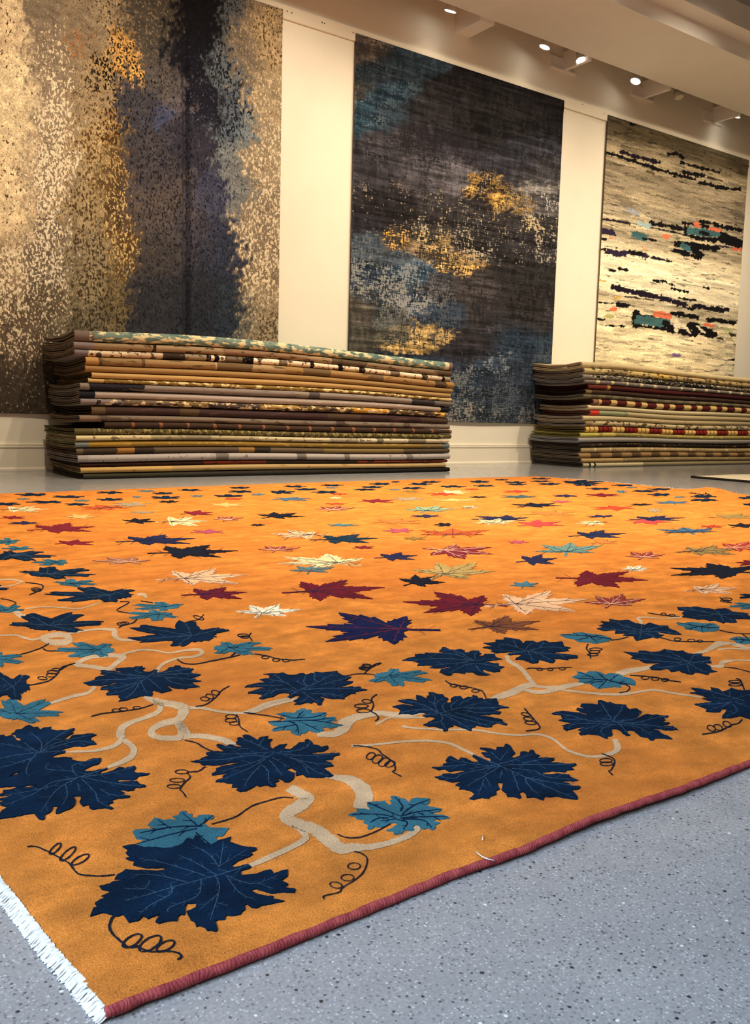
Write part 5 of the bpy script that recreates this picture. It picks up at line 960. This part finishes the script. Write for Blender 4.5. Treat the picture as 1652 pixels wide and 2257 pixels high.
# ---- ink-dark tendrils: points, then coil ellipses (cx cy rx ry tilt)
T = [
 (R13, ['175 258 230 258 300 285 350 310 400 340 450 370 500 430 560 445 660 450 745 440'], '358 272 50 17 -.75 440 306 66 20 -.72 522 342 64 20 -.5', 11),
 (R13, ['780 690 730 720 710 780 735 830 790 880 840 915 900 905', '880 900 960 940 1060 940 1140 945 1178 972 1150 995'], '858 872 70 30 -.55 975 890 82 36 -.55 1075 905 64 26 -.45', 14),
 (R14, ['770 380 820 395 850 430 830 500 780 550 700 600 680 628 590 650 588 670'], '770 470 38 20 0 730 540 38 20 0 660 585 38 18 .2', 8),
 (R14, ['670 275 720 295 800 295 900 260 990 212'], '', 8), (R14, ['-95 215 -40 200 0 188 60 165 150 105 240 75 330 52 400 55'], '', 8),
 (R11, ['700 545 780 550 860 570 890 600 960 650 975 700 960 715 1015 745'], '815 612 30 20 -.5 858 632 36 24 -.5 900 652 38 24 -.5 940 664 34 18 -.3', 8),
 (R11, ['845 385 865 365 850 340 820 320 835 280 820 240 855 210'], '790 256 30 12 .1 755 286 44 13 0 768 318 44 13 0', 8),
 (R11, ['635 95 720 78 800 78 900 90', '770 78 800 50 830 30 885 8'], '790 22 28 9 .1 770 42 32 10 .1', 6),
 (R11, ['1300 120 1330 140 1400 155 1480 170 1540 190 1565 235'], '1355 153 22 10 0 1420 165 26 10 0 1495 188 24 9 0', 7),
 (R11, ['-10 330 60 338 150 350 255 370'], '', 7),
 (R10, ['590 355 670 335 800 320 920 300 995 275'], '755 315 27 10 0 800 308 28 10 0 890 298 25 9 0', 7),
 (R10, ['1270 290 1340 275 1400 230 1440 185 1492 155'], '1330 240 28 13 .1 1362 224 26 14 .3 1400 200 27 15 .2', 7),
 (R10, ['1535 340 1550 370 1560 420 1610 455', '1590 330 1660 336'], '1500 355 36 13 0 1500 380 38 13 0 1522 400 32 12 0', 7),
 (R10, ['165 155 250 140 320 120 370 80 400 35 485 10'], '275 105 30 10 .1 332 85 32 12 0 345 65 38 11 0 365 50 28 9 0', 7),
 (R10, ['1200 510 1270 525 1330 560 1380 582'], '', 9), (R10, ['1335 680 1290 710 1220 720 1235 750 1195 790 1170 830 1190 850 1210 882'], '1180 715 42 13 0 1150 770 48 13 0 1130 810 44 13 0', 8),
 (R12, ['185 360 215 395 245 430 285 490 195 508'], '195 400 30 10 .2 210 430 30 12 .2 225 455 36 11 .1', 8),
 (R12, ['685 655 730 670 765 690 770 720 750 760 735 770 760 795'], '715 700 40 13 0 720 722 42 12 0', 8),
 (R12, ['1615 240 1600 200 1585 175 1560 165'], '1555 185 42 7 0 1555 207 42 8 0', 8),
 (R12, ['1340 530 1450 510 1530 470 1580 455 1600 430'], '1400 490 28 17 .4 1445 485 28 17 .4 1502 464 28 17 .4', 8),
 (R12, ['800 260 850 250 870 225 840 205 800 200'], '', 7), (R12, ['870 145 950 150 1040 160 1110 175 1205 190'], '970 162 25 10 0 1035 168 25 10 0 1100 175 24 9 0', 7),
 (R12, ['200 105 230 98 300 103 400 97 495 93'], '285 106 19 8 0 352 106 19 8 0 432 102 19 8 0', 6), (R12, ['1485 92 1560 100 1660 126'], '', 6),
 (R22, ['600 560 590 590 610 620 615 655'], '650 595 40 9 0 640 612 36 9 0 630 630 34 8 0', 7), (R22, ['745 535 800 530 860 515'], '', 6),
 (R22, ['1060 515 1150 540 1230 545 1330 545 1420 545'], '1180 530 22 9 0 1270 538 24 9 0 1325 542 20 7 0', 6), (R22, ['985 358 1080 372 1195 382'], '1090 366 16 7 0 1145 374 18 7 0', 6),
 (R22, ['1450 470 1550 490 1660 495', '1600 495 1640 525'], '', 6), (R22, ['1455 255 1490 285 1535 292'], '1500 270 36 9 0 1490 280 30 7 0', 6),
 (R20, ['165 160 250 170 280 185 265 210 190 240'], '235 205 30 10 0 240 212 28 7 0', 7), (R20, ['5 265 60 275 105 295 70 315'], '', 6),
 (R20, ['780 285 840 290 760 340 830 358 880 360', '915 280 995 293'], '', 6), (R20, ['890 400 860 425 800 440 770 455'], '790 430 30 9 0 810 425 26 8 0', 7),
 (R20, ['1225 415 1290 400 1325 368'], '1290 390 36 10 .3', 6), (R20, ['100 638 200 610 270 585 318 558', '280 590 310 605 400 605'], '', 7),
 (R20, ['1150 660 1200 688 1280 690 1380 670 1480 650 1560 632', '1500 640 1555 600'], '', 8), (R20, ['1640 540 1620 510 1632 488'], '1580 505 36 10 0 1590 515 30 8 0', 7),
 (R20, ['385 735 440 700 490 685'], '', 7), (R21, ['60 625 150 640 200 655 300 665 388 660'], '130 648 23 9 0 200 665 23 9 0 265 668 23 8 0', 7),
 (R21, ['740 720 800 715 850 690 885 684'], '790 708 36 10 0 780 720 30 8 0', 7),
]
for reg, lines, coils, wd in T:
    L = []
    for s in lines: L.append(([zpt(q, reg) for q in P_(s)], wd * 1.25 / reg[2], False))
    c = [float(q) for q in coils.split()]
    for i in range(0, len(c), 5):
        cx, cy, rx, ry, ti = c[i:i + 5]; ct, st = math.cos(ti), math.sin(ti)
        pts = []
        for k in range(22):
            a = 2 * math.pi * k / 22; ex, ey = rx * math.cos(a), ry * math.sin(a)
            pts.append(zpt((cx + ex * ct - ey * st, cy + ex * st + ey * ct), reg))
        L.append((pts, wd * 1.0 / reg[2], True))
    tag(ribbon('tendril_motif', L, M_line, .0011, rug, jit=.3), 'thin dark curling tendril motif')

# ---- scattered and far leaves: kind, colour, box in photo px, turn, vein colour
def tmpl_vine(r):
    pts = []; ph = [0, 52, -52, 108, -108]; N = 84
    am = [1.0, .93, .95, .72, .70]
    for i in range(N):
        th = -168 + 336 * i / (N - 1); v = .40
        for a, m in zip(ph, am): v = max(v, m * math.exp(-((th - a) / 30) ** 2))
        saw = (i * 3.1 % 4) / 4
        v *= .84 + .24 * (1 - saw) + r.uniform(-.03, .03)
        pts.append((v * math.sin(math.radians(th)), -v * math.cos(math.radians(th))))
    vn = [[(0, .05), (m * .85 * math.sin(math.radians(a)), -m * .85 * math.cos(math.radians(a)))] for a, m in zip(ph, am)]
    return pts, vn
def tmpl_maple(r):
    lob = [(0, 1.0, 13), (46, .95, 13), (-46, .92, 13), (100, .64, 15), (-100, .68, 15)]
    pts = []; order = sorted(lob)
    for k, (a, m, wd) in enumerate(order):
        # rise to the tip with two side teeth, then fall to the next sinus
        m2 = m * r.uniform(.92, 1.06)
        for da, f in ((-1.72, .44), (-1.5, .60), (-1.1, .57), (-.80, .76), (-.55, .72), (-.30, .88), (0, 1.0), (.26, .86), (.50, .73), (.80, .78), (1.06, .58), (1.48, .61), (1.72, .44)):
            pts.append((m2 * f * math.sin(math.radians(a + da * wd)), -m2 * f * math.cos(math.radians(a + da * wd))))
    pts += [(.10, .16), (.03, .20), (.05, .55), (-.02, .56), (-.03, .20), (-.12, .16)]
    vn = [[(0, .1), (m * .88 * math.sin(math.radians(a)), -m * .88 * math.cos(math.radians(a)))] for a, m, wd in lob] + [[(0, .1), (.01, .5)]]
    return pts, vn
N_ = NAVY; T_ = TEAL; IND = (38, 40, 74); BK = (26, 28, 40); CRI = (118, 34, 50); BUR = (100, 28, 42); RED = (168, 62, 44); ORD = (200, 90, 46)
CRE = (226, 204, 156); BEI = (206, 168, 104); PNK = (222, 178, 140); GRB = (150, 138, 118); MNT = (132, 158, 132); BRN = (120, 72, 48); BLU = (64, 96, 126); MAG = (166, 78, 98); OLV = (140, 118, 72); WHI = (232, 222, 196); STL = (84, 104, 114)
FAR = []
def add(kind, colr, s, vein=None, ang=None):
    q = [float(v) for v in s.split()]
    for i in range(0, len(q), 4): FAR.append((kind, colr, q[i:i + 4], vein, ang))
add('v', N_, '42 1250 212 1277 97 1295 298 1328 20 1350 229 1395 281 1368 505 1426 -10 1215 125 1237 -60 1289 20 1308 1629 1308 1690 1323 -80 1480 66 1546')
add('v', N_, '30 1087 102 1094 115 1092 187 1098 213 1083 273 1089 335 1085 382 1090 390 1078 448 1083 505 1073 551 1078 56 1104 136 1110 -10 1108 48 1115 141 1109 197 1115 212 1098 272 1104 332 1093 397 1100 502 1081 556 1087 470 1090 536 1096')
add('v', BK, '349 1103 397 1109 1033 1094 1074 1098 1389 1110 1438 1115 955 1153 994 1161 552 1155 584 1160')
add('v', N_, '623 1070 676 1075 706 1068 759 1072 811 1064 859 1070 862 1061 882 1064 899 1064 954 1070 928 1060 972 1065 969 1070 1028 1075 647 1076 699 1081 594 1081 650 1089 682 1082 743 1088 777 1077 828 1082 796 1071 845 1076 886 1074 938 1079 1033 1059 1079 1065 1042 1069 1091 1073')
add('v', N_, '1170 1053 1214 1057 1168 1059 1217 1063 1185 1064 1236 1070 1236 1058 1331 1068 1263 1066 1317 1072 1289 1075 1343 1080 1346 1068 1394 1072 1390 1080 1450 1085 1423 1076 1478 1081 1424 1087 1475 1094 1517 1081 1580 1090 1519 1091 1580 1098 1521 1099 1582 1106 1624 1094 1672 1101 1634 1109 1680 1115 1111 1061 1160 1065 1117 1065 1161 1070 1090 1056 1120 1059')
add('t', STL, '36 1098 68 1102 163 1101 198 1106 301 1080 344 1085 291 1093 312 1098 417 1091 447 1096 552 1087 586 1093 716 1073 745 1077 857 1078 884 1081 1484 1094 1512 1098 1376 1073 1405 1076')
add('t', T_, '117 1277 214 1294 291 1327 405 1347 280 1345 395 1369 117 1416 253 1450 -40 1333 53 1352 -50 1438 53 1471 470 1415 601 1445 68 1233 149 1247 -20 1186 44 1202 3 1204 75 1214 1607 1328 1680 1344 1355 1081 1382 1087 -30 1540 140 1595 812 1474 952 1514', M_veind)
add('m', CRE, '-10 1116 108 1130 342 1139 459 1161 959 1081 1037 1089', None, 1.5); add('m', WHI, '519 1333 664 1362 1368 1247 1431 1261', M_veind, .4)
add('m', PNK, '342 1254 545 1291 1066 1303 1296 1356 1507 1287 1626 1311', M_veind, 1.3); add('m', CRE, '610 1221 803 1253', M_veind, -.9)
add('m', CRE, '1011 1115 1062 1122 723 1095 755 1100 1265 1148 1343 1159 1040 1143 1140 1158', M_veind); add('m', PNK, '591 1169 723 1189', None, -1.4)
add('m', BEI, '142 1133 217 1145 461 1108 542 1118 950 1099 1055 1106'); add('m', GRB, '242 1107 334 1118 286 1127 342 1133 860 1096 935 1104 1422 1121 1461 1130')
add('m', ORD, '173 1113 285 1125', None, -1.3); add('m', ORD, '926 1165 1079 1185', None, 0.); add('m', RED, '493 1097 536 1103 730 1087 764 1092 715 1109 767 1113 938 1086 1006 1093 1023 1077 1055 1080 1107 1080 1172 1087 1299 1115 1399 1126 1544 1157 1600 1165')
add('m', CRI, '58 1153 210 1176 120 1190 207 1203 397 1125 470 1137 0 1137 56 1145 787 1100 867 1109 776 1203 825 1211', None, 1.2)
add('m', BUR, '398 1295 545 1323 620 1279 848 1325', M_veind, 1.35); add('m', BUR, '887 1305 1117 1358', M_veind, -1.4); add('m', BUR, '1224 1258 1428 1296', None, 1.7); add('m', BUR, '1621 1235 1680 1247 1289 1087 1370 1096')
add('m', (132, 56, 52), '569 1203 662 1218 1377 1216 1465 1234 1287 1310 1423 1341 693 1115 784 1128 471 1138 537 1150', 'pale', .3); add('m', (120, 44, 56), '930 1201 1086 1233', 'pale', 2.0); add('m', (150, 52, 44), '1578 1194 1690 1216', 'pale', 1.2)
add('m', (176, 66, 66), '1138 1146 1243 1163 1378 1143 1482 1157'); add('m', MAG, '419 1167 493 1177 843 1164 911 1175 1212 1103 1261 1109 1119 1191 1165 1199')
add('m', IND, '254 1179 430 1202 823 1218 920 1237 1136 1222 1228 1247 1251 1169 1380 1188 1385 1137 1510 1150', None, 1.25); add('m', (24, 30, 68), '674 1351 970 1421', 'red', -1.45)
add('m', BK, '324 1202 525 1232', None, 1.4); add('m', BK, '1475 1242 1690 1276', None, -1.2); add('m', BK, '879 1267 981 1294 567 1129 672 1144 269 1142 344 1155 1126 1108 1238 1119 1602 1153 1680 1164', None, .8)
add('m', (30, 52, 70), '682 1178 832 1199', None, 1.4); add('m', IND, '17 1149 85 1157 903 1134 972 1142 1292 1135 1353 1142 1217 1090 1272 1097 1038 1136 1165 1150'); add('m', BLU, '598 1096 686 1105 1439 1104 1519 1112 1446 1163 1578 1178')
add('m', (78, 116, 120), '638 1245 737 1266', 'red', .2); add('m', (100, 134, 130), '1180 1196 1326 1226', M_veind, .1); add('m', (70, 112, 128), '1124 1281 1186 1297 721 1154 791 1161'); add('m', MNT, '889 1115 1008 1131', M_veind, .4)
add('m', (58, 84, 92), '1100 1091 1185 1099'); add('m', (176, 150, 92), '908 1240 1090 1278', M_veind, .6); add('m', BRN, '1030 1358 1190 1398', M_veind, 1.1); add('m', (150, 100, 80), '203 1228 332 1244', 'pale', -.6); add('m', (176, 112, 58), '821 1143 926 1156 1156 1125 1265 1138 1302 1189 1361 1201', None, 1.2)
add('m', OLV, '1485 1203 1626 1225 1560 1132 1670 1145', None, 1.3); add('m', (128, 104, 56), '889 1183 937 1192 887 1081 923 1086')
M_red_v = wool('crimson_line', (110, 40, 48), .1); M_pale_v = wool('pale_line', (224, 178, 150), .1)
rnd = random.Random(21)
for i, (kind, colr, bx, vein, ang) in enumerate(FAR):
    x0, y0, x1, y1 = bx
    tp, vn = (tmpl_maple if kind == 'm' else tmpl_vine)(rnd)
    if ang is None: ang = rnd.uniform(-2.4, 2.4)
    ca, sa = math.cos(ang), math.sin(ang); R = lambda p: (p[0] * ca - p[1] * sa, p[0] * sa + p[1] * ca)
    tp = [R(p) for p in tp]; vn = [[R(p) for p in q] for q in vn]
    ux0, ux1 = min(p[0] for p in tp), max(p[0] for p in tp); uy0, uy1 = min(p[1] for p in tp), max(p[1] for p in tp)
    f = lambda p: (x0 + (p[0] - ux0) / (ux1 - ux0) * (x1 - x0), y0 + (p[1] - uy0) / (uy1 - uy0) * (y1 - y0))
    poly = [f(p) for p in tp]
    sz = x1 - x0
    if sz > 90: poly = jag(poly, 4, .45)
    # keep the motif on the rug
    ok = []
    for p in poly:
        gx_, gy_ = on_rug(*p)
        if gy_ > float(yf(gx_)) - .02 or gx_ > float(xr(gy_)) - .02:
            for _ in range(30):
                p = (p[0] - (.6 if gx_ > float(xr(gy_)) - .02 else 0), p[1] + .25); gx_, gy_ = on_rug(*p)
                if gy_ < float(yf(gx_)) - .02 and gx_ < float(xr(gy_)) - .02: break
        ok.append(p)
    poly = ok
    m = M_navy if colr is N_ else M_teal if colr is T_ else wm(colr)
    lift = .0012 + .0005 * (kind != 't') + (i % 7) * .00004
    lf = inlay('leaf_motif', [poly], m, lift, rug, grid=.05)
    tag(lf, {'v': 'dark blue vine leaf motif', 't': 'teal leaf motif', 'm': 'fallen maple leaf motif'}[kind])
    vm = {'red': M_red_v, 'pale': M_pale_v}.get(vein, vein)
    if vm is None and sz > 110: vm = M_veinl if kind == 'v' else (M_red_v if colr in (BUR, CRI) else M_veind)
    if vm is not None and sz > 45:
        vl = [[f(p) for p in q] for q in vn]
        ribbon('leaf_vein', vein_lines(vl, 1.1 + sz / 420, 9 + sz * .05, 3 if sz > 130 else 1), vm, lift + .00025, lf, jit=.3)
# the clear plastic tag pin caught in the red edge, and a scrap of lint
tp_ = [(1047, 1876), (1053, 1881), (1062, 1888), (1074, 1893), (1086, 1896), (1093, 1898)]
gp = []
for k, p in enumerate(tp_):
    z = [.0135, .0155, .0160, .0158, .0128, .0060][k]; g = ground(*p, z); gp.append(g)
o = mesh_obj('tag_pin', *tube(gp, .0007, 6), plain('white_plastic', (236, 236, 232), .3, .5), smooth=True)
tag(o, 'thin white plastic tag pin caught in the red edge of the orange rug', 'tag')
lp = [on_rug(1064, 1845), on_rug(1063, 1854)]
o = mesh_obj('lint_scrap', *tube([(q[0], q[1], float(Hh(*q)) + .0014) for q in lp], .0011, 6), plain('pale_lint', (236, 206, 178), .9, .1), smooth=True)
tag(o, 'tiny pale scrap of lint on the orange rug near the tag pin', 'lint')

# ------------------------------------------------------------------ spotlights hidden behind the beam
M_can = plain('white_lamp_housing', (234, 226, 212), .5, .4)
glow = bpy.data.materials.new('lit_lamp_lens'); glow.use_nodes = True
gb = glow.node_tree.nodes['Principled BSDF']; gb.inputs['Emission Color'].default_value = (1, .93, .80, 1); gb.inputs['Emission Strength'].default_value = 14
M_off = plain('unlit_lamp_lens', (232, 224, 206), .4, .5)
ZL = 4.26
struct('trim_8', box(5.0, 11.2, 6.77, 6.80, 4.44, 4.47), M_ceil)      # lamp track
LAMPS = [((993, 20), (-.05, .32, -1.0), 1, 'nearest ceiling spotlight, a thin sliver of its lens glowing, left of the wide joist'),
         ((1201, 100), (-.25, .22, -1.0), 1, 'white ceiling spotlight just left of the brightest one'),
         ((1280, 130), (-.1, -.35, -1.0), 1, 'brightest white ceiling spotlight with its whole lens glowing'),
         ((1401, 176), (-.42, .02, -1.0), 1, 'white ceiling spotlight glowing left of the unlit one'),
         ((1495, 212), (.0, -.35, -1.0), 0, 'unlit white ceiling spotlight below the beam edge'),
         ((1622, 254), (-.1, .30, -1.0), 1, 'white ceiling spotlight furthest to the right, lens partly glowing')]
for (px, py), d, on, lab in LAMPS:
    r = ray(px, py); c = CAM + r * ((ZL - CAMH) / r[2]); d = np.array(d) / np.linalg.norm(d); c = Vector(c); d = Vector(d)
    e = empty('ceiling_spotlight', (c.x, c.y, 4.44)); tag(e, lab, 'lamp', 'spotlights behind the beam')
    loc = lambda v: Vector(v) - e.location
    back = c - d * .075; front = c + d * .02
    mesh_obj('housing', *merge(cyl(loc(back), loc(c), .042, .053, 20, True, False), cyl(loc(c), loc(front), .053, .055, 20, False, False), cyl(loc(back - d * .025), loc(back), .022, .042, 20, True, False)), M_can, e, smooth=True)
    mesh_obj('lens', *cyl(loc(front - d * .006), loc(front - d * .003), .051, .051, 20), glow if on else M_off, e)
    mesh_obj('stem', *cyl((0, 0, 0), loc(back - d * .01), .010, .010, 10), M_can, e)
    mesh_obj('track_adapter', *box(-.05, .05, -.018, .018, -.02, .012), M_can, e)
    if on:
        l = spot('spotlight_beam', tuple(c + d * .03), tuple(c + d), 2.5, 100, .8, (1, .84, .60), .05)
# black service light on the dark ceiling past the beam
e = empty('ceiling_fixture', (7.97, 4.9, 5.245)); tag(e, 'small black ceiling light fixture on the dark ceiling beyond the beam', 'lamp')
mk = plain('black_metal', (20, 19, 18), .5, .4)
mesh_obj('housing', *cyl((.35, 0, -.22), (.45, -.06, -.34), .06, .06, 16), mk, e)
mesh_obj('arm', *merge(box(-.02, .42, -.02, .02, -.03, .0), box(.38, .42, -.02, .02, -.24, -.03)), mk, e)
